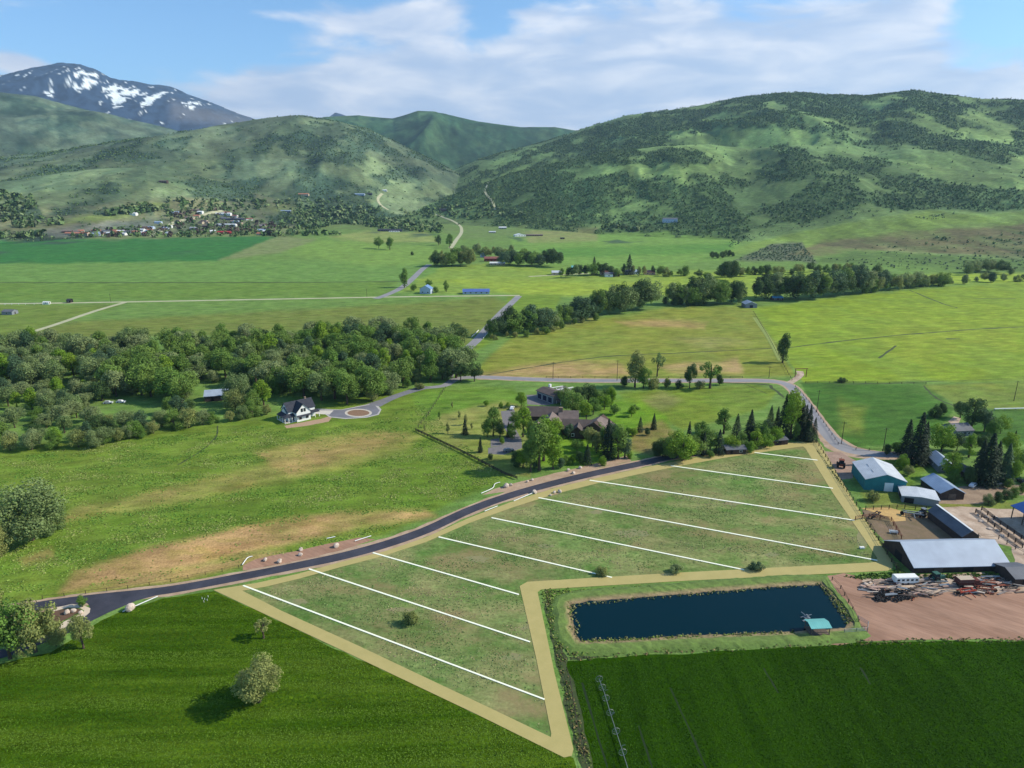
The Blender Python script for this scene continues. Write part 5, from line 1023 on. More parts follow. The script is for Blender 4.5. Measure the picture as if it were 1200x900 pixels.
# the white farmhouse
def farmhouse():
    a, b, L, ang = frame_ab((337, 496.5), (371, 488.5)); n = Vector((-math.sin(ang), math.cos(ang), 0)); c = (a + b) / 2 + n * 5.0
    e = empty('white_farmhouse', c, ang, 'white farmhouse with dark gabled roofs and a wrap-around porch by the wood', 'house')
    gable(e, (1.2, 1.2), 13.5, 7.6, 5.0, 3.4, 0, WHITE, DARKSH, .4, .4)
    _, _, T = gable(e, (.4, -2.4), 7.6, 7.0, 4.8, 3.6, math.pi / 2, WHITE, DARKSH, .4, .4)
    def Tf(x, y, z): return (x + .4, y - 2.4, z)
    for u in (-.7, .7): opening(e, Tf, 'y-', 7.0, 7.6, u, 4.6, 1.1, 1.7, DARKSH, GLASS)
    for u in (-1.7, 1.7): opening(e, Tf, 'y-', 7.0, 7.6, u, 1.0, 1.3, 1.6, DARKSH, GLASS)
    def Tm(x, y, z): return (x + 1.2, y + 1.2, z)
    for u, z in ((0, 4.6), (-1.6, 1), (1.6, 1)): opening(e, Tm, 'x+', 13.5, 7.6, u, z, 1.1, 1.6, DARKSH, GLASS)
    for u in (4.7, ): opening(e, Tm, 'y-', 13.5, 7.6, u, 1.0, 1.3, 1.6, DARKSH, GLASS)
    opening(e, Tm, 'y-', 13.5, 7.6, -4.9, .3, 1.1, 2.1, DARKSH, None, 'door')
    gable(e, (-4.4, 1.0), 3.4, 6.4, 3.8, 2.6, 0, WHITE, metal_roof('porch_grey', (112, 120, 126), (96, 104, 110)), .3, .3)
    MB().box((-4.7, -3.6, .15), (6.6, 2.6, .3)).box((-7.3, .2, .15), (2.4, 7.0, .3)).put('porch_floor', CONC, e)
    MB().slab([(-8.8, -5.2, 2.7), (-3.3, -5.2, 2.7), (-3.3, -2.6, 3.6), (-6.2, -2.6, 3.6)], (0, 0, .14)).slab([(-8.8, -5.2, 2.71), (-6.2, -2.6, 3.61), (-6.2, 4.2, 3.61), (-8.8, 4.2, 2.71)], (0, 0, .14)).put('porch_roof', DARKSH, e)
    MB().slab([(-3.2, -7.5, 2.7), (4.3, -7.5, 2.7), (4.3, -6.25, 3.1), (-3.2, -6.25, 3.1)], (0, 0, .12)).put('porch_roof', DARKSH, e)
    MB().slab([(4.2, -5.4, 2.6), (9.2, -5.4, 2.6), (9.2, -2.7, 3.2), (4.2, -2.7, 3.2)], (0, 0, .14)).put('porch_roof', DARKSH, e)
    pm = MB().box((0, 0, 1.35), (.22, .22, 2.7)).mesh('post', WHITE)
    for p in [(-8.5, -4.9), (-6.6, -4.9), (-4.9, -4.9), (-3.5, -4.9), (-8.5, -2.2), (-8.5, .8), (-8.5, 3.9), (8.9, -5.1), (6.8, -5.1)]: put('post', pm, e, (p[0], p[1], .02))
    MB().box((5.2, 1.4, 8.6), (.8, .8, 1.6)).put('chimney', STONEW, e)
farmhouse()
def mansion():
    c = G(662, 500); e = empty('brown_house', c, R(-6), 'large brown-roofed house of many gables ringed by garden trees', 'house')
    s = mpp(c)
    def at_(px, py): p = G(px, py) - c; q = R(6); return (p.x * math.cos(q) - p.y * math.sin(q), p.x * math.sin(q) + p.y * math.cos(q))
    gable(e, at_(636, 492), 15, 9, 3.4, 3.4, R(2), BROWNW, BROWNSH2)
    gable(e, at_(645, 503), 10, 9.0, 3.4, 3.4, R(84), BROWNW, BROWNSH)
    gable(e, at_(631, 506), 7, 6.0, 3.0, 2.3, R(84), BROWNW, BROWNSH)
    gable(e, at_(666, 497), 9, 8.4, 3.8, 3.0, R(2), STONEW, BROWNSH)
    gable(e, at_(676, 507), 13, 9, 3.2, 3.2, R(0), BROWNW, BROWNSH2)
    gable(e, at_(677, 511), 7, 6, 3.0, 2.6, R(86), BROWNW, BROWNSH2)
    _, _, T = gable(e, at_(701, 508), 13, 12, 3.4, 4.0, R(70), BROWNW, BROWNSH, hip=4)
    q = at_(657, 497); MB().box((q[0], q[1], 4.2), (1.8, 1.4, 8.4)).put('chimney', STONEW, e)
    for (px, py, w, h, z) in [(648, 514.5, 1.6, 1.6, .9), (653, 514.6, 1.6, 1.6, .9), (671, 513.9, 1.4, 1.6, .9), (683, 514.4, 1.6, 1.6, .9)]:
        p = at_(px, py); f = MB().box((p[0], p[1] - 1.2 if False else p[1], z + h / 2), (w, .16, h)).put('window', WHITE, e); MB().box((p[0], p[1] - .1, z + h / 2), (w - .3, .06, h - .3)).put('pane', GLASS, f)
    def G_(): return None
    # garage wing with three dark doors and a white-edged roof
    g = empty('garage_block', G(646, 468), R(38), 'dark garage block with three doors and white roof beams beyond the brown house', 'garage')
    _, _, T = gable(g, (0, 0), 13, 9, 4.2, 1.2, math.pi / 2, GREYW, BROWNSH2, .5, .6)
    for u in (-4.2, 0, 4.2): opening(g, T, 'y+', 13, 9, u, .1, 3.3, 3.1, WHITE, NAVY, 'door')
    MB().box((1.5, -8.2, 1.8), (8.5, 4.5, .2)).put('porch_roof', BROWNSH, g)
    pm = MB().box((0, 0, .9), (.25, .25, 1.8)).mesh('post', WHITE)
    for p in ((-2.4, -10.2), (5.4, -10.2), (-2.4, -6.9), (5.4, -6.9)): put('post', pm, g, (p[0], p[1], 0))
    w_ = MB()
    for k in range(4): w_.box((6 + 3.2 * k, 3.4 - .5 * k, 3.2), (3.4, .5, .3), -.12)
    w_.box((7, 6.6, 3.7), (12, .5, .3), -.2); w_.put('beam', WHITE, g)
    pm2 = MB().box((0, 0, 1.6), (.28, .28, 3.2)).mesh('post', WHITE)
    for p in ((6, 3.3), (10, 2.8), (14.5, 2.0), (9, 6.2), (12.6, 5.5)): put('post', pm2, g, (p[0], p[1], 0))
    MB().box((3.2, 4.8, 5.9), (1.2, 1.2, 1.6)).put('chimney', WHITE, g)
mansion()
# shade house in the wood, sheds by it
shed('wood_cabin', (240, 471), (268, 469), 8, 3.0, 2.2, BROWNW, GREYM, 'cabin with a long grey metal roof tucked into the dense wood', 'cabin', doors=[('f', -2, 1.2, 2, BLACK)], wins=[('f', 3, 1, 1.6, 1.1)])
def far_house(name, px, py, wpx, depth, h, rise, wm, rm, label, cat, group=None, ang=0, ridge='x', z=None):
    """a house small in the picture: walls, roof, door and windows"""
    p = GT(px, py); L = wpx * mpp(p); e = empty(name, p, ang, label, cat, group)
    if ridge == 'x': _, _, T = gable(e, (0, 0), L, depth, h + 1.5, rise, 0, wm, rm, .3, .3, z0=-1.5); l, w, f, sd_ = L, depth, 'y-', 'x+'
    else: _, _, T = gable(e, (0, 0), depth, L, h + 1.5, rise, math.pi / 2, wm, rm, .3, .3, z0=-1.5); l, w, f, sd_ = depth, L, 'x-', 'y-'
    n = max(1, int(L / 5))
    for i in range(n): opening(e, T, f, l, w, (i + .5) * L / n - L / 2, 2.4, min(1.8, L / 4), 1.3, WHITE if wm is not WHITE else GREYW, GLASS)
    opening(e, T, sd_, l, w, 0, 1.5, 1.3, 2.1, WOODD, None, 'door')
    return e
far_house('blue_barn', 500, 343.5, 13, 9, 5.0, 3.4, PALEBLUE, metal_roof('bluish_roof', (120, 150, 190), (96, 126, 166)), 'small pale blue gambrel barn beside the far road', 'barn', ridge='y', ang=R(-12))
far_house('long_shed', 558, 344, 31, 10, 2.6, 2.2, PALEBLUE, metal_roof('sky_roof', (92, 116, 176), (78, 100, 156)), 'long low shed with a blue roof alone in the yellow-green field', 'shed', ang=R(2))
far_house('red_barn', 576, 306, 17, 9, 4.0, 2.6, REDW, REDR, 'red barn with a brown roof between farm trees', 'barn')
far_house('white_shed', 583, 310.5, 18, 8, 2.8, 1.6, TANW, WHITEM, 'long white-roofed shed just below the red barn', 'shed')
far_house('silver_barn', 566, 301, 6, 8, 4.5, 2, PALEBLUE, PALEM, 'pale silo-like shed at the end of the red barn', 'shed', ridge='y')
far_house('white_house', 609, 277, 13, 12, 3.4, 2.6, WHITE, WHITEM, 'white house with a pale roof beside a brown field at the valley end', 'house', ridge='y', ang=R(20))
far_house('teal_shed', 589, 268, 9, 9, 3, 2, GREYW, WHITEM, 'white-roofed shed on the slope above the pale-roofed white house', 'shed')
far_house('tan_shed', 577, 273, 8, 8, 2.5, 1.6, TANW, LIGHTM, 'tan shed beside the far road junction', 'shed')
far_house('brown_shed', 626, 276.5, 20, 8, 2.2, 1.4, BROWNW, BROWNSH, 'long brown shed beside the pale-roofed white house', 'shed')
far_house('lodge', 457, 271, 28, 12, 3.2, 2.0, NAVY, DARKSH, 'long dark lodge with a white end below the wooded valley', 'lodge')
far_house('white_annex', 462, 271.8, 12, 5, 1.6, .6, WHITE, WHITEM, 'white annex at the end of the long dark lodge', 'annex')
far_house('hill_house', 522, 247, 14, 12, 4, 2.4, BROWNW, DARKSH, 'dark house with stone gables on the slope above the far road', 'house')
far_house('ridge_house', 785, 260, 17, 14, 6.5, 2.5, PALEBLUE, SLATEM, 'tall pale house standing against the woods of the big hill', 'house', ang=R(-10))
far_house('bend_barn', 421, 228.5, 13, 10, 3, 2, PALEBLUE, PALEM, 'pale barn on the high field in the valley mouth', 'barn')
far_house('bend_house', 433, 228, 6, 8, 3, 2, NAVY, DARKSH, 'dark little house next to the pale valley barn', 'house')
far_house('bend_cabin', 451, 224, 5, 7, 3.5, 2, WHITE, WHITEM, 'small white cabin where the valley track bends', 'cabin')
far_house('slope_house', 356, 229, 12, 12, 4, 2.5, TANW, ORANGER, 'tan house with a rusty roof among trees below the wooded hill', 'house')
far_house('slope_barn', 335, 248, 12, 10, 2.5, 1.6, GREYW, PALEM, 'grey barn among the loose tree belts below the wooded hill', 'barn')
for px, py, w, wm, rm, lab in [(652, 322, 11, TANW, LIGHTM, 'tan house with a flat pale roof at the start of the white valley homes'), (709, 321.5, 12, TANW, REDR, 'tan-walled house with a dull red roof among the valley homes'), (713, 324, 9, WHITE, SLATEM, 'small white house with a slate roof among the valley homes'),
                               (740, 321, 15, WHITE, PALEM, 'bright white house beneath the taller valley spruce'), (761, 321.5, 12, surf('pink_wall', (206, 160, 136)), REDR, 'salmon-coloured house at the end of the valley homes'), (722, 323.5, 7, BROWNW, BROWNSH, 'small brown house between two white valley homes'), (673, 316, 7, TEAL, TEALR, 'small teal-roofed shed behind the valley trees')]:
    far_house('valley_house', px, py, w, 10, 3.2, 2.0, wm, rm, lab, 'house')
e, l, w, T = shed('grey_shed', (873.5, 361), (887, 361), 12, 3.4, 2.2, GREYW, PALEM, 'small grey gabled shed at the head of the farm track', 'shed', ridge='y', doors=[('f', 0, 3, 2.6, NAVY)])
far_house('blue_shed', 910, 351.5, 12, 7, 2.6, 1.4, BROWNW, metal_roof('azure', (90, 160, 196), (76, 140, 180)), 'small shed with an azure roof under dark trees', 'shed')
far_house('field_hut', 657 + 2, 280, 5, 6, 2, 1, WOODD, DARKSH, 'tiny dark hut alone on the brown field at the valley end', 'hut')
far_house('lane_hut', 82, 354.5, 4, 5, 2.5, 1, BLACK, DARKSH, 'tiny black hut beside the long dust lane', 'hut')
far_house('lane_trailer', 55, 356.5, 7, 3, 2, .6, WHITE, WHITEM, 'small white trailer parked beside the long dust lane', 'trailer')
far_house('lane_house', 12, 368, 12, 8, 2.6, 1.4, GREYW, SLATEM, 'grey house at the picture edge below the dust lane', 'house')
far_house('scar_house', 192, 214, 9, 12, 4, 2.2, BROWNW, BROWNSH2, 'brown house alone on the bare spur above the village', 'house')
# the village at the foot of the pale hills
VC = [(TANW, ORANGER, 'rusty-orange roof'), (WHITE, WHITEM, 'white roof'), (BROWNW, BROWNSH, 'brown roof'), (GREYW, SLATEM, 'slate roof'), (WHITE, REDR, 'dull red roof'), (TANW, BROWNSH2, 'dark brown roof'), (PALEBLUE, PALEM, 'pale blue roof')]
vr = random.Random(12)
for k in range(64):
    t = k / 63; px = 74 + 252 * vr.random(); top = 272 - 26 * sst(np.array([(px - 150) / 70]))[0] if px < 230 else 250 + 12 * max(0, (px - 270) / 60)
    py = vr.uniform(float(top), 276); wm, rm, dsc = VC[vr.choice([0, 0, 1, 1, 2, 2, 3, 4, 5, 5, 6])]
    p = GT(px, py); e = empty('village_house', p, vr.uniform(-.5, .5), 'small village house with a ' + dsc + ' at the foot of the pale hills', 'house', 'village houses with a ' + dsc)
    gable(e, (0, 0), vr.uniform(11, 19), vr.uniform(8, 11), 4.5, vr.uniform(1.8, 2.8), 0, wm, rm, .3, .3, z0=-1.5)
for px, py, w, wm, rm, lab in [(91, 275.5, 27, TANW, ORANGER, 'long rusty-orange roofed hall at the edge of the village'), (124, 275, 17, WHITE, WHITEM, 'long white hall at the edge of the village'), (262, 252, 18, WHITE, WHITEM, 'long white hall at the back of the village'), (272, 258, 26, NAVY, SLATEM, 'long dark-roofed hall at the back of the village'),
                           (265, 265, 24, WHITE, LIGHTM, 'big white building in the middle of the village'), (263, 274, 15, REDW, surf('red_tile', (170, 56, 60)), 'bright red-roofed building beside the green field'), (316, 273, 15, WHITE, WHITEM, 'white house with a pale roof at the end of the village'), (157, 252, 7, WHITE, WHITEM, 'white farmstead alone behind the village'), (235, 250, 6, WHITE, WHITEM, 'tall white house at the top of the village street')]:
    far_house('village_hall', px, py, w, 12, 4, 2, wm, rm, lab, 'building')

# ------------------------------------------------------------------ boundary strip and lot lines lying on the meadow
STRIP = surf('tan_strip', (180, 164, 104), (172, 158, 98), var=.02, scale=.3); LINE = surf('white_strip', (250, 248, 222), var=.01, scale=.5)
BO = [(250, 691.5), (300, 683.5), (350, 672.5), (400, 658.5), (450, 646.5), (500, 629.5), (550, 607), (600, 588), (622, 581), (650, 572), (700, 560), (750, 549), (800, 539.2), (850, 530), (900, 522.3), (950, 516), (957, 516.8), (962, 521), (1000, 587), (1046, 660), (1046, 666), (1040, 669), (800, 681), (634, 691), (630, 694), (650, 790), (672, 878), (670, 886), (661, 888), (560, 838), (400, 762), (300, 715)]
BI = [(284, 692.5), (310, 688), (350, 678.5), (400, 664.5), (450, 651.5), (500, 635), (550, 613), (600, 595), (622, 588), (650, 579), (700, 566.5), (750, 555.5), (800, 545.5), (850, 536.5), (900, 529), (935, 524), (941, 523.5), (944, 526), (976, 578), (1028, 654), (1027, 658.5), (1020, 659.5), (800, 671), (618, 682), (609, 687), (628, 770), (646, 860), (645.5, 864), (642, 862.5), (570, 828), (420, 757), (330, 716)]
def boundary():
    o_, i_ = [G(*p) for p in BO], [G(*p) for p in BI]; n = len(o_); V = []
    for z in (.045, .085):
        V += [(p.x, p.y, z) for p in o_] + [(p.x, p.y, z) for p in i_]
    F = []
    for k in range(n):
        j = (k + 1) % n; F += [(2 * n + k, 2 * n + n + k, 2 * n + n + j, 2 * n + j), (k, 2 * n + k, 2 * n + j, j), (n + k, n + j, 3 * n + j, 3 * n + k)]
    me = bpy.data.meshes.new('boundary_strip'); me.from_pydata(V, [], F); me.materials.append(STRIP)
    tag(put('boundary_strip', me), 'broad tan strip laid round all the lots as their boundary', 'boundary strip')
boundary()
ORD = ['first', 'second', 'third', 'fourth', 'fifth', 'sixth', 'seventh', 'eighth', 'ninth']
for k, (a, b) in enumerate([((285, 686.5), (638, 820)), ((362, 667), (621, 752.5)), ((437, 648), (608, 697)), ((514, 629.5), (717, 677)), ((576, 607), (872, 668)), ((631, 583.5), (1028, 657)), ((691, 563), (1001, 610)), ((786, 546), (976, 572.5)), ((884, 530.5), (958, 539.5))]):
    P, Q_ = G(*a), G(*b); d = (Q_ - P).normalized(); q = Vector((-d.y, d.x, 0)); w0, w1 = .33 * mpp(P) * 3.3, .33 * mpp(Q_) * 3.3
    V = [P + q * w0, P - q * w0, Q_ - q * w1, Q_ + q * w1]; m = MB().slab([(v.x, v.y, .05) for v in V], (0, 0, .1))
    tag(m.put('lot_line', LINE), 'thin white lot line, ' + ORD[k] + ' counting from the tan corner beside the lower road', 'lot line', 'white lot lines')

# ------------------------------------------------------------------ fences, poles, gate
def fence(pts, h, gap, label, rails=2, m=WOODD, cat='fence', name='fence', pr=.09):
    P = subdiv([G(*p) for p in pts], gap, False); e = empty(name, P[0], 0, label, cat); o = P[0]
    pm = MB().box((0, 0, h / 2), (pr * 2, pr * 2, h)).mesh('post', m)
    for p in P[:100]: put('post', pm, e, p - o)
    r = MB()
    for a, b in zip(P, P[1:]):
        for k in range(rails):
            z = h * (.94 - .8 / rails * k) if rails > 2 else h * (.92 - .36 * k); r.tube([a - o + Vector((0, 0, z)), b - o + Vector((0, 0, z))], pr * (.55 if rails < 3 else .9), 4, False)
    r.put('rail', m, e); return e
FD = surf('old_fence_wood', (78, 66, 54), (60, 52, 44))
fence([(487, 505), (540, 530), (592, 557), (606, 562)], 1.4, 2.4, 'dark rail fence between the meadow and the dry garden lawn', 5, WOODD, pr=.1)
fence([(487, 505), (500, 489), (522, 455)], 1.2, 4, 'thin fence climbing the meadow from the corner of the dry lawn', 2, FD)
fence([(883, 366), (900, 395), (916, 425), (928, 446)], 1.3, 6, 'old fence along the farm track between the two pastures', 2, FD)
fence([(944, 449), (1000, 449), (1085, 450)], 1.2, 6, 'fence between the bright pasture and the darker pasture', 2, FD)
fence([(932, 454), (948, 472), (968, 500), (982, 521), (1003, 527), (1034, 529)], 1.2, 5, 'roadside fence round the darker pasture', 2, FD)
fence([(957, 519), (985, 565), (1020, 618), (1050, 668)], 1.5, 4, 'rough fence on the farm side of the tan boundary', 2, FD, pr=.11)
fence([(640, 443), (740, 443.5), (870, 443)], 1.2, 7, 'fence beyond the straight county road', 2, FD)
fence([(50, 702), (150, 690), (200, 682), (280, 666)], 1.1, 4.5, 'low wire fence on the meadow side of the lower road', 1, FD, pr=.06)
fence([(6, 357.5), (30, 357.2), (50, 357)], 1.6, 6, 'pale paddock fence beside the dust lane', 2, WHITE)
fence([(1002, 610), (1018, 607), (1044, 611), (1056, 632)], 1.7, 2.6, 'weathered corral fence round the straw patch', 3, RUST, name='corral_fence')
fence([(1014, 598), (1060, 596), (1085, 598)], 1.7, 2.6, 'weathered corral fence along the top of the pens', 3, WOODD, name='corral_fence')
fence([(1143, 601), (1165, 618), (1198, 642)], 1.6, 3, 'dark feed-lane fence beside the blue-roofed barn', 4, WOODD, name='corral_fence', pr=.12)
fence([(1150, 598), (1172, 615), (1205, 638)], 1.6, 3, 'second dark feed-lane fence, nearer the blue-roofed barn', 4, WOODD, name='corral_fence', pr=.12)
fence([(1146, 630), (1170, 632), (1200, 650)], 1.5, 3, 'pale rail fence behind the long grey barn', 2, WOODW, name='corral_fence')
fence([(989, 743), (1003, 742), (1016, 741), (1017, 734), (1005, 727)], 1.5, 2.2, 'pipe rail pen beside the pond hut', 3, STEEL, name='corral_fence', pr=.07)
fence([(975, 680), (985, 690), (999, 715), (1006, 730)], 1.2, 3.2, 'fence along the dirt track at the pond end', 2, FD)
fence([(688, 905), (676, 850), (668, 800), (656, 760)], 1.2, 4, 'thin fence beside the ditch next to the dense crop', 2, FD, pr=.06)
def pole(px, py, hpx, label):
    p = G(px, py); h = hm(p, hpx); e = empty('utility_pole', p, random.uniform(-.2, .2), label, 'utility pole', 'utility poles')
    MB().tube([(0, 0, 0), (0, 0, h)], [.17, .11], 8).put('shaft', WOODD, e); MB().box((0, .1, h - .7), (2.4, .12, .14)).put('crossarm', WOODD, e)
    im = MB().tube([(0, 0, 0), (0, 0, .25)], [.06, .04], 6).mesh('insulator', STEEL)
    for x in (-1.05, 0, 1.05): put('insulator', im, e, (x, .1, h - .63))
for px, py, h, lab in [(957, 483, 26, 'wooden utility pole beyond the road bend in the darker pasture'), (986, 520, 26, 'wooden utility pole at the near corner of the darker pasture'), (1035, 527, 26, 'wooden utility pole beside the bushes of the farmyard'), (901, 443, 14, 'wooden utility pole close to the ranch gate'), (723, 446, 24, 'wooden utility pole next to the roadside trees'), (648, 444, 20, 'wooden utility pole behind the dark garage'), (130, 354, 10, 'wooden utility pole along the dust lane'), (430, 348, 10, 'wooden utility pole near the far road junction'), (1188, 470, 24, 'wooden utility pole near the white sprinkler pipe')]: pole(px, py, h, lab)
p = G(938, 442); e = empty('ranch_gate', p, R(5), 'brown log ranch gate over the sandy entrance at the road corner', 'gate')
pm = MB().tube([(0, 0, 0), (0, 0, 5.2)], .22, 7).mesh('post', surf('gate_log', (124, 84, 62)))
for x in (-3.4, 3.4): put('post', pm, e, (x, 0, 0))
MB().tube([(-4.1, 0, 5.2), (4.1, 0, 5.2)], .2, 7).put('crossbeam', _M['gate_log'], e)
wm_ = MB()
for k in range(4): wm_.tube([(-3.3, 0, .4 + .4 * k), (-.2, .9, .4 + .4 * k)], .05, 4)
wm_.put('gate_leaf', _M['gate_log'], e)
for s, lab in ((-1, 'white guard rail on the wood side of the far road bridge'), (1, 'white guard rail on the hedgerow side of the far road bridge')):
    a, b = (G(553, 395.5), G(561, 388)) if s < 0 else (G(566.5, 397), G(573, 389.5)); e = empty('guard_rail', a, 0, lab, 'guard rail'); d = b - a
    MB().slab([(0, 0, .4), tuple(d + Vector((0, 0, .4))), tuple(d + Vector((0, 0, 1.1))), (0, 0, 1.1)], (.12, .05, 0)).put('rail', WHITE, e); pm = MB().box((0, 0, .55), (.2, .2, 1.1)).mesh('post', WHITE)
    for k in range(5): put('post', pm, e, d * (k / 4) + Vector((-.15, 0, 0)))

# ------------------------------------------------------------------ stones and kerb rails along the new road
def stone(px, py, wpx, label, group=None, hr=.75, seed=0):
    r = random.Random(seed); bm = __import__('bmesh').new(); __import__('bmesh').ops.create_icosphere(bm, subdivisions=2, radius=.5)
    a = [Vector((r.gauss(0, 1), r.gauss(0, 1), r.gauss(0, 1))).normalized() for _ in range(7)]; o = [r.uniform(.3, .46) for _ in a]
    for v in bm.verts:
        for n, d in zip(a, o):
            k = v.co.dot(n) - d
            if k > 0: v.co -= n * k
        v.co *= r.uniform(.97, 1.03)
    me = bpy.data.meshes.new('boulder'); bm.to_mesh(me); bm.free(); me.materials.append(STONE); p = G(px, py); w = wpx * mpp(p)
    ob = put('boulder', me, None, p + Vector((0, 0, w * hr * .32)), r.uniform(0, 6), None, (w, w * .85, w * hr)); tag(ob, label, 'boulder', group or 'pale boulders beside the new road')
for k, (px, py, w, lab) in enumerate([(153, 715, 12, 'largest pale boulder, on the crop side of the entrance flare'), (86, 717, 7, 'white boulder in the entrance planting bed, nearest the tree'), (79, 719, 8, 'grey-white boulder in the middle of the entrance planting bed'), (95, 719, 6, 'small boulder at the tip of the entrance planting bed'),
                                      (311, 657, 6, 'white boulder at the end of the curved white rail above the road'), (328, 659, 7, 'pinkish boulder on the wide gravel shoulder'), (352, 651, 6, 'lower stone of the upright boulder pair on the gravel shoulder'), (353, 645, 6, 'upper stone of the upright boulder pair on the gravel shoulder'), (394, 641, 8, 'flat boulder at the far end of the wide gravel shoulder'),
                                      (593, 571, 8, 'large white boulder under the garden trees above the road'), (599, 569, 5, 'smaller white boulder touching the large one above the road'), (626, 578, 7, 'flat boulder on the lot side of the road bend'), (650, 578, 5, 'boulder in the pink gravel pocket inside the boundary'), (656, 577, 6, 'pink boulder in the gravel pocket inside the boundary'), (645, 581, 4, 'small dark boulder in the gravel pocket inside the boundary'),
                                      (666, 552, 5, 'upright stone beneath the garden shrubs above the road'), (672, 555, 5, 'low stone beside the road under the garden shrubs'), (680, 549, 5, 'stone between two garden shrubs above the road'), (618, 565, 4, 'dark stone on the gravel below the tallest garden tree'), (624, 563, 4, 'dark stone beside the gravel below the tallest garden tree'), (990, 664 - 15, 0, '')]):
    if w: stone(px, py, w, lab, None, .8 if w < 12 else .9, k)
def rail_line(pts, label):
    P = spline([G(*p) + Vector((0, 0, .35)) for p in pts]); tag(MB().tube(P, .14, 6).put('white_rail', WHITE), label, 'rail')
for pts, lab in [([(144, 718), (162, 710), (185, 700)], 'straight white rail from the largest boulder to the road'), ([(284, 663), (290, 655), (296, 653)], 'short curved white rail above the wide gravel shoulder'), ([(383, 632), (393, 630)], 'short white rail at the meadow edge above the road'), ([(416, 635), (435, 629)], 'pale rail where the wide gravel shoulder narrows'),
                 ([(564, 579), (577, 573), (580, 568), (586, 566)], 'bent white rail near the large white boulder'), ([(602, 588), (614, 583), (628, 577)], 'white edging rail on the lot side of the road bend'), ([(568, 600), (583, 594)], 'short edging rail lower on the lot side of the road')]: rail_line(pts, lab)
pm = MB().box((0, 0, .3), (.1, .1, .6)).mesh('marker_post', WHITE)
for k, (x, y) in enumerate([(237, 702), (240, 703), (243, 704), (239, 706), (244, 700)]): tag(put('marker_post', pm, None, G(x, y)), 'short white marker post standing in the grass at the road corner of the boundary', 'marker post', 'white marker posts')

# ------------------------------------------------------------------ pond hut, pump raft, wheel line, sprinkler pipe
p = G(957, 741); e = empty('pond_hut', p, R(4), 'small open hut with a teal roof over the pond edge', 'hut')
r = MB()
for s in (1, -1): r.slab([(-2.7, 0, 3.1), (2.7, 0, 3.1), (2.7, s * 2.0, 2.5), (-2.7, s * 2.0, 2.5)][::-s], (0, 0, .1))
r.put('roof', TEALR, e); MB().box((0, 0, .45), (5, 3.8, .18)).put('deck', WOODW, e); pm = MB().box((0, 0, 1.25), (.16, .16, 2.5)).mesh('post', WOODW)
for x in (-2.3, 2.3):
    for y in (-1.7, 1.7): put('post', pm, e, (x, y, 0))
MB().box((0, -1.7, 1.2), (4.6, .08, .1)).box((0, 1.7, 1.2), (4.6, .08, .1)).put('rail', WOODW, e)
e = empty('pump_raft', G(945, 724), R(20), 'floating pump raft with crossed pipes on the pond', 'raft'); MB().box((0, 0, .16), (1.6, 1.2, .2)).box((-1.5, -.9, .14), (1.0, .4, .18)).put('float', STEEL, e); MB().tube([(-1.6, .4, .3), (1.8, .2, .45)], .09, 6).tube([(.2, -1.4, .3), (-.2, 1.8, .7)], .09, 6).put('pipe', STEEL, e); MB().tube([(0, 0, .2), (0, 0, 1.0)], [.3, .22], 8).put('pump', GREYW, e)
def wheel_line():
    P = [G(702, 799), G(708, 815), G(716, 842), G(728, 880), G(742, 925), G(760, 985)]; e = empty('wheel_line', P[0], 0, 'thin irrigation wheel line standing in the dense crop field', 'irrigation line'); o = P[0]
    MB().tube([q - o + Vector((0, 0, .8)) for q in P], .07, 6).put('pipe', STEEL, e)
    wh = MB(); n = 18
    wh.tube([(0, .8 * math.cos(a), .8 + .8 * math.sin(a)) for a in np.linspace(0, 2 * math.pi, n)], .05, 5, False)
    for k in range(6): wh.tube([(0, 0, .8), (0, .8 * math.cos(k * math.pi / 3), .8 + .8 * math.sin(k * math.pi / 3))], .025, 4, False)
    wme = wh.mesh('wheel', STEEL); d = (P[3] - P[0]); a0 = math.atan2(d.y, d.x)
    for k in range(9):
        t = k / 8 * (len(P) - 1.001); i = int(t); q = P[i].lerp(P[i + 1], t - i); put('wheel', wme, e, q - o, a0)
    for k in (0, 1, 2, 3): MB().tube([(0, 0, 0), (0, 0, .6), (.5, -.2, .9)], .05, 5).put('sprinkler', STEEL, e, P[k] - o + Vector((.2, 0, .8)))
wheel_line()
a, b = G(1165, 481), G(1215, 480); e = empty('sprinkler_pipe', a, 0, 'long white sprinkler pipe on low stands in the pasture beyond the farm', 'pipe'); MB().tube([Vector((0, 0, .9)), b - a + Vector((0, 0, .9))], .3, 8).put('pipe', WHITE, e)
pm = MB().box((0, 0, .4), (.3, .3, .8)).mesh('stand', STEEL)
for k in range(5): put('stand', pm, e, (b - a) * (k / 4))

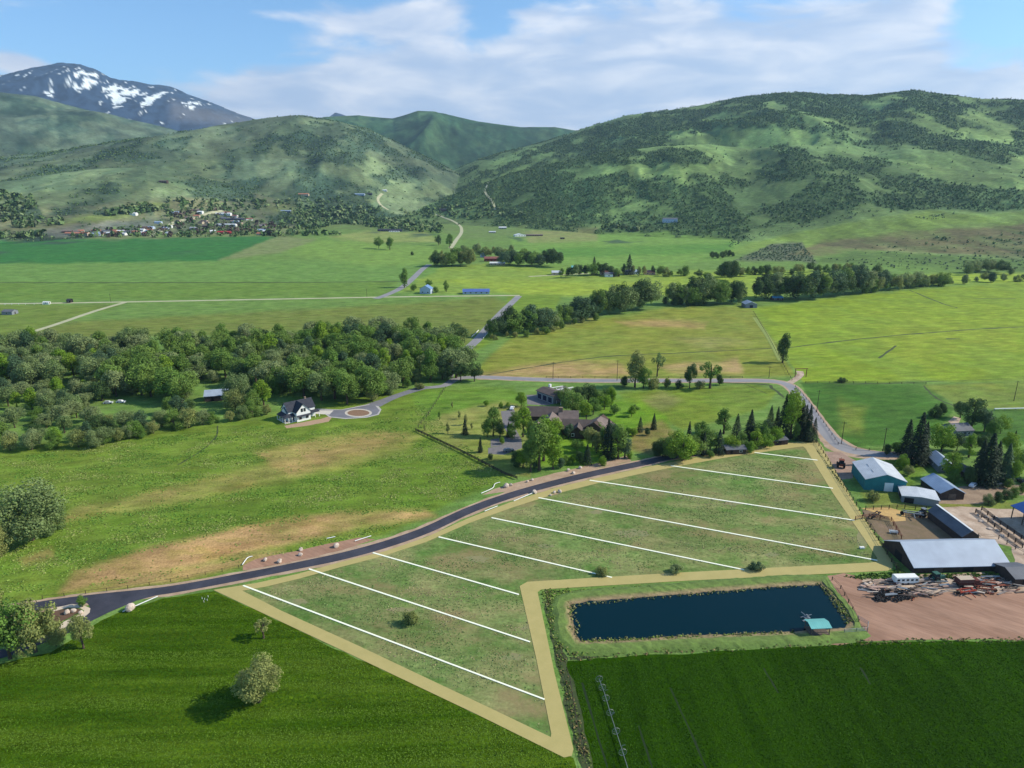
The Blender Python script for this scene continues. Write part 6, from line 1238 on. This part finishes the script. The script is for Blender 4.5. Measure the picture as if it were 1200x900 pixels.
# ------------------------------------------------------------------ farm machines and the scrap heap
def wheelmesh(r, w): return MB().tube([(0, -w / 2, r), (0, w / 2, r)], r, 14).mesh('wheel', BLACK)
def tractor(px, py, rz, m, label, s=1.0):
    e = empty('tractor', G(px, py), rz, label, 'tractor'); e.scale = (s, s, s)
    MB().box((.9, 0, 1.25), (2.0, .8, .8)).box((1.0, 0, .85), (2.4, .5, .4)).put('body', m, e); MB().box((-.7, 0, 1.0), (1.2, .9, .7)).put('rear_body', m, e)
    MB().box((-.6, 0, 2.55), (1.5, 1.5, .1)).put('cab_roof', m, e); MB().box((-.6, 0, 1.95), (1.3, 1.3, 1.1)).put('cab', GLASS, e); MB().tube([(1.3, 0, 1.6), (1.3, 0, 2.5)], .06, 6).put('exhaust', BLACK, e)
    b, f = wheelmesh(.85, .45), wheelmesh(.5, .3)
    for y in (-.85, .85): put('wheel', b, e, (-.8, y, 0)); put('wheel', f, e, (1.6, y, 0))
    for y in (-.85, .85): MB().tube([(-.8, y - .24, .85), (-.8, y + .24, .85)], .4, 10).put('hub', m, e)
tractor(985, 547, R(70), RUST, 'rusty red tractor parked on pink dirt beside the teal barn', 1.35)
tractor(1098, 681, R(10), surf('tractor_green', (52, 96, 84)), 'dark green tractor in front of the long grey barn', 1.1)
def trailer(px, py, rz, L, W, H, m, label, cat, wins=4, rm=None):
    e = empty('camper_trailer' if wins else 'flat_trailer', G(px, py), rz, label, cat)
    if wins:
        MB().box((0, 0, .55 + H / 2), (L, W, H)).put('body', m, e); MB().box((0, 0, .6 + H + .03), (L * .97, W * .92, .1)).put('roof', rm or m, e)
        for k in range(wins):
            MB().box(((k + .5) * L / wins - L / 2, -W / 2 - .03, .55 + H * .62), (L / wins * .55, .05, H * .35)).put('window', GLASS, e)
    else: MB().box((0, 0, .9), (L, W, .2)).put('bed', m, e)
    w = wheelmesh(.38, .25)
    for x in (-L * .2, L * .05):
        for y in (-W / 2 + .1, W / 2 - .1): put('wheel', w, e, (x, y, 0))
    MB().tube([(L / 2, .3, .5), (L / 2 + 1.3, 0, .5)], .06, 5).tube([(L / 2, -.3, .5), (L / 2 + 1.3, 0, .5)], .06, 5).put('hitch', STEEL, e); return e
trailer(1060, 683, R(3), 6.6, 2.3, 1.7, WHITE, 'old white camper trailer with a row of windows by the scrap heap', 'trailer', 5)
e = empty('grain_truck', G(1131, 687), R(4), 'brown grain truck with slatted sides and a pale load below the barn', 'truck')
MB().box((-.5, 0, 1.1), (4.4, 2.3, .2)).put('bed', WOODD, e); sl = MB()
for z in (1.4, 1.8, 2.2, 2.6): sl.box((-.5, -1.15, z), (4.4, .08, .28)).box((-.5, 1.15, z), (4.4, .08, .28)).box((-2.68, 0, z), (.08, 2.2, .28)).box((1.68, 0, z), (.08, 2.2, .28))
sl.put('side_panel', surf('truck_brown', (104, 52, 44), (84, 44, 38)), e); MB().box((-.5, 0, 2.35), (4.2, 2.1, .9)).put('load', TANW, e)
MB().box((2.6, 0, 1.5), (1.5, 2.0, 1.6)).box((3.7, 0, 1.15), (.9, 1.8, .8)).put('cab', _M['truck_brown'], e); MB().box((2.62, 0, 1.95), (1.56, 1.9, .5)).put('windscreen', GLASS, e)
w = wheelmesh(.5, .35)
for x in (-1.6, -.4, 3.2):
    for y in (-.95, .95): put('wheel', w, e, (x, y, 0))
def implement(px, py, rz, m, label, s=1.0):
    e = empty('farm_implement', G(px, py), rz, label, 'farm machine'); e.scale = (s, s, s)
    MB().box((0, 0, .9), (4.2, .25, .25)).box((0, 1.0, .9), (4.2, .2, .2)).box((-1.5, .5, .9), (.2, 1.2, .2)).box((1.5, .5, .9), (.2, 1.2, .2)).tube([(0, 0, .9), (0, -2.0, .6)], .1, 6).put('frame', m, e)
    tm = MB().tube([(0, 0, .9), (0, .25, .4), (0, -.05, 0)], .06, 5).mesh('tine', RUST)
    for k in range(8): put('tine', tm, e, (-1.9 + k * .54, 1.0 if k % 2 else 0, 0))
    w = wheelmesh(.45, .22)
    for x in (-2.2, 2.2): put('wheel', w, e, (x, .5, 0))
implement(1134, 697, R(12), surf('implement_red', (176, 66, 44), (136, 56, 42)), 'red tined farm machine at the front of the scrap heap', 1.25)
implement(1155, 694, R(-10), RUST, 'rusty farm machine next to the red one at the front of the scrap heap', 1.2)
implement(1028, 606, R(40), WOODD, 'dark old machine standing beside the straw patch', 1.2)
implement(1070, 606, R(-20), STEEL, 'grey machine parked at the far end of the narrow dark-roofed shed', 1.5)
tractor(1080, 604, R(200), STEEL, 'grey tractor next to the far end of the narrow dark-roofed shed', 1.0)
e = empty('feed_trough', G(1047, 625), R(-15), 'white feed trough in the dark corral', 'trough'); MB().box((0, 0, .5), (2.6, .9, .12)).box((0, .42, .75), (2.6, .08, .5)).box((0, -.42, .75), (2.6, .08, .5)).put('tray', WHITE, e); MB().box((-1, 0, .25), (.12, .8, .5)).box((1, 0, .25), (.12, .8, .5)).put('leg', WHITE, e)
e = empty('feed_trough', G(1010, 643), R(5), 'pale little trough on the meadow inside the boundary corner', 'trough'); MB().box((0, 0, .4), (1.4, .8, .5)).put('tray', WHITE, e)
def car(px, py, rz, m, label, cat='car', name='parked_car'):
    e = empty(name, G(px, py), rz, label, cat)
    b = MB().box((0, 0, .68), (4.4, 1.75, .6)); b.add([(-1.9, -.78, .98), (1.1, -.78, .98), (.5, -.66, 1.5), (-1.5, -.66, 1.5), (-1.9, .78, .98), (1.1, .78, .98), (.5, .66, 1.5), (-1.5, .66, 1.5)], [(0, 1, 2, 3), (7, 6, 5, 4), (3, 2, 6, 7), (1, 5, 6, 2), (4, 0, 3, 7)]); b.put('body', m, e)
    MB().add([(-1.7, -.80, 1.02), (.95, -.80, 1.02), (.48, -.70, 1.44), (-1.4, -.70, 1.44)], [(0, 1, 2, 3)]).add([(-1.7, .80, 1.02), (.95, .80, 1.02), (.48, .70, 1.44), (-1.4, .70, 1.44)], [(3, 2, 1, 0)]).put('window', GLASS, e)
    w = wheelmesh(.33, .22)
    for x in (-1.35, 1.35):
        for y in (-.8, .8): put('wheel', w, e, (x, y, 0))
car(1168, 568, R(5), surf('silver_paint', (196, 200, 204), rough=.3, var=.02), 'silver car parked under the big yard spruce')
car(1140, 570, R(40), surf('white_paint', (230, 230, 230), rough=.3, var=.02), 'white car parked beside the dark tall bush in the farmyard')
car(1197, 566, R(80), surf('dark_paint', (52, 54, 66), rough=.3, var=.02), 'dark car at the picture edge of the gravel yard')
car(596, 529, R(20), surf('grey_paint', (120, 122, 128), rough=.3, var=.02), 'grey car parked at the drive of the brown-roofed house')
car(600, 479.5, R(80), _M['white_paint'], 'white car parked on the court of the brown-roofed house')
car(142, 472, R(0), _M['white_paint'], 'white car in the clearing of the dense wood', 'car')
car(127, 473, R(10), _M['silver_paint'], 'silver car in the clearing of the dense wood', 'car')
hr = random.Random(3); SCR = [WOODW, WOODD, surf('bleached_wood', (206, 190, 172), (176, 158, 142)), RUST, STEEL, surf('plank_grey', (150, 138, 130), (120, 108, 102)), surf('plank_pink', (188, 156, 138), (156, 128, 114))]
for k in range(150):
    px = hr.uniform(1014, 1196); py = hr.uniform(681, 703) - (.02 * (px - 1014)) ; py = min(py, 700 - .03 * (px - 1014)) if px > 1075 else py; p = G(px, py); L = hr.uniform(1.5, 6.5); m = hr.choice(SCR); rz = hr.gauss(.05, .3); lev = hr.choice([0, 0, .25, .5, .7])
    if hr.random() < .6:
        w_ = hr.uniform(.25, .9); nm = 'scrap_plank'; o = MB().box((0, 0, .12), (L, w_, .18)).put(nm, m, None, p + Vector((0, 0, .03 + lev)), rz); lab = {'bleached_wood': 'bleached', 'rust': 'rusty', 'steel': 'steel-grey', 'dark_wood': 'dark'}.get(m.name, 'weathered')
        tag(o, lab + ' plank lying in the scrap heap below the long grey barn', 'plank', lab + ' planks of the scrap heap')
    else:
        o = MB().tube([(-L / 2, 0, .18), (L / 2, hr.uniform(-.2, .2), .18 + hr.uniform(0, .3))], hr.uniform(.1, .22), 7).put('scrap_log', m, None, p + Vector((0, 0, .02 + lev)), rz); lab = {'bleached_wood': 'bleached', 'rust': 'rusty', 'steel': 'steel-grey', 'dark_wood': 'dark'}.get(m.name, 'weathered')
        tag(o, lab + ' pole lying in the scrap heap below the long grey barn', 'pole', lab + ' poles of the scrap heap')
ty = MB(); ty.tube([(.36 * math.cos(a), .36 * math.sin(a), .15) for a in np.linspace(0, 2 * math.pi, 15)], .15, 6, False); tme = ty.mesh('old_tyre', BLACK)
for k in range(46):
    px = 1026 + hr.random() * 40; py = 699 + hr.uniform(-5, 6); tag(put('old_tyre', tme, None, G(px, py) + Vector((0, 0, .02 + hr.choice([0, .28, .56]))), hr.random() * 6, None, hr.uniform(.9, 1.5)), 'black old tyre in the dark pile at the front of the scrap heap', 'tyre', 'old tyres of the scrap heap')
for k, (px, py, w) in enumerate([(1014, 685, 7), (1019, 683, 5), (1010, 688, 6), (1024, 687, 5), (1017, 690, 6)]): stone(px, py, w, 'white rubble block at the pond end of the scrap heap', 'white rubble blocks', .5, 50 + k)
for k, (px, py) in enumerate([(1155, 606), (1163, 612), (1150, 611), (1160, 620), (1170, 622), (1148, 604), (1166, 606), (1175, 628)]): stone(px, py, 7, 'pale manure clod heaped beside the narrow dark-roofed shed', 'pale heaps of the cattle yard', .3, 70 + k)

# ------------------------------------------------------------------ the air
hb = MB().box((0, 7500, 1000), (44000, 16200, 2300 - .0)); m = bpy.data.materials.new('haze'); m.use_nodes = True; nt = m.node_tree; nt.nodes.clear()
o = nt.nodes.new('ShaderNodeOutputMaterial'); v = nt.nodes.new('ShaderNodeVolumePrincipled'); v.inputs['Color'].default_value = (.54, .76, 1, 1); v.inputs['Density'].default_value = 4.3e-5; v.inputs['Anisotropy'].default_value = .2
nt.links.new(v.outputs[0], o.inputs['Volume'])
hz_o = hb.put('haze', m); tag(hz_o, kind='stuff')
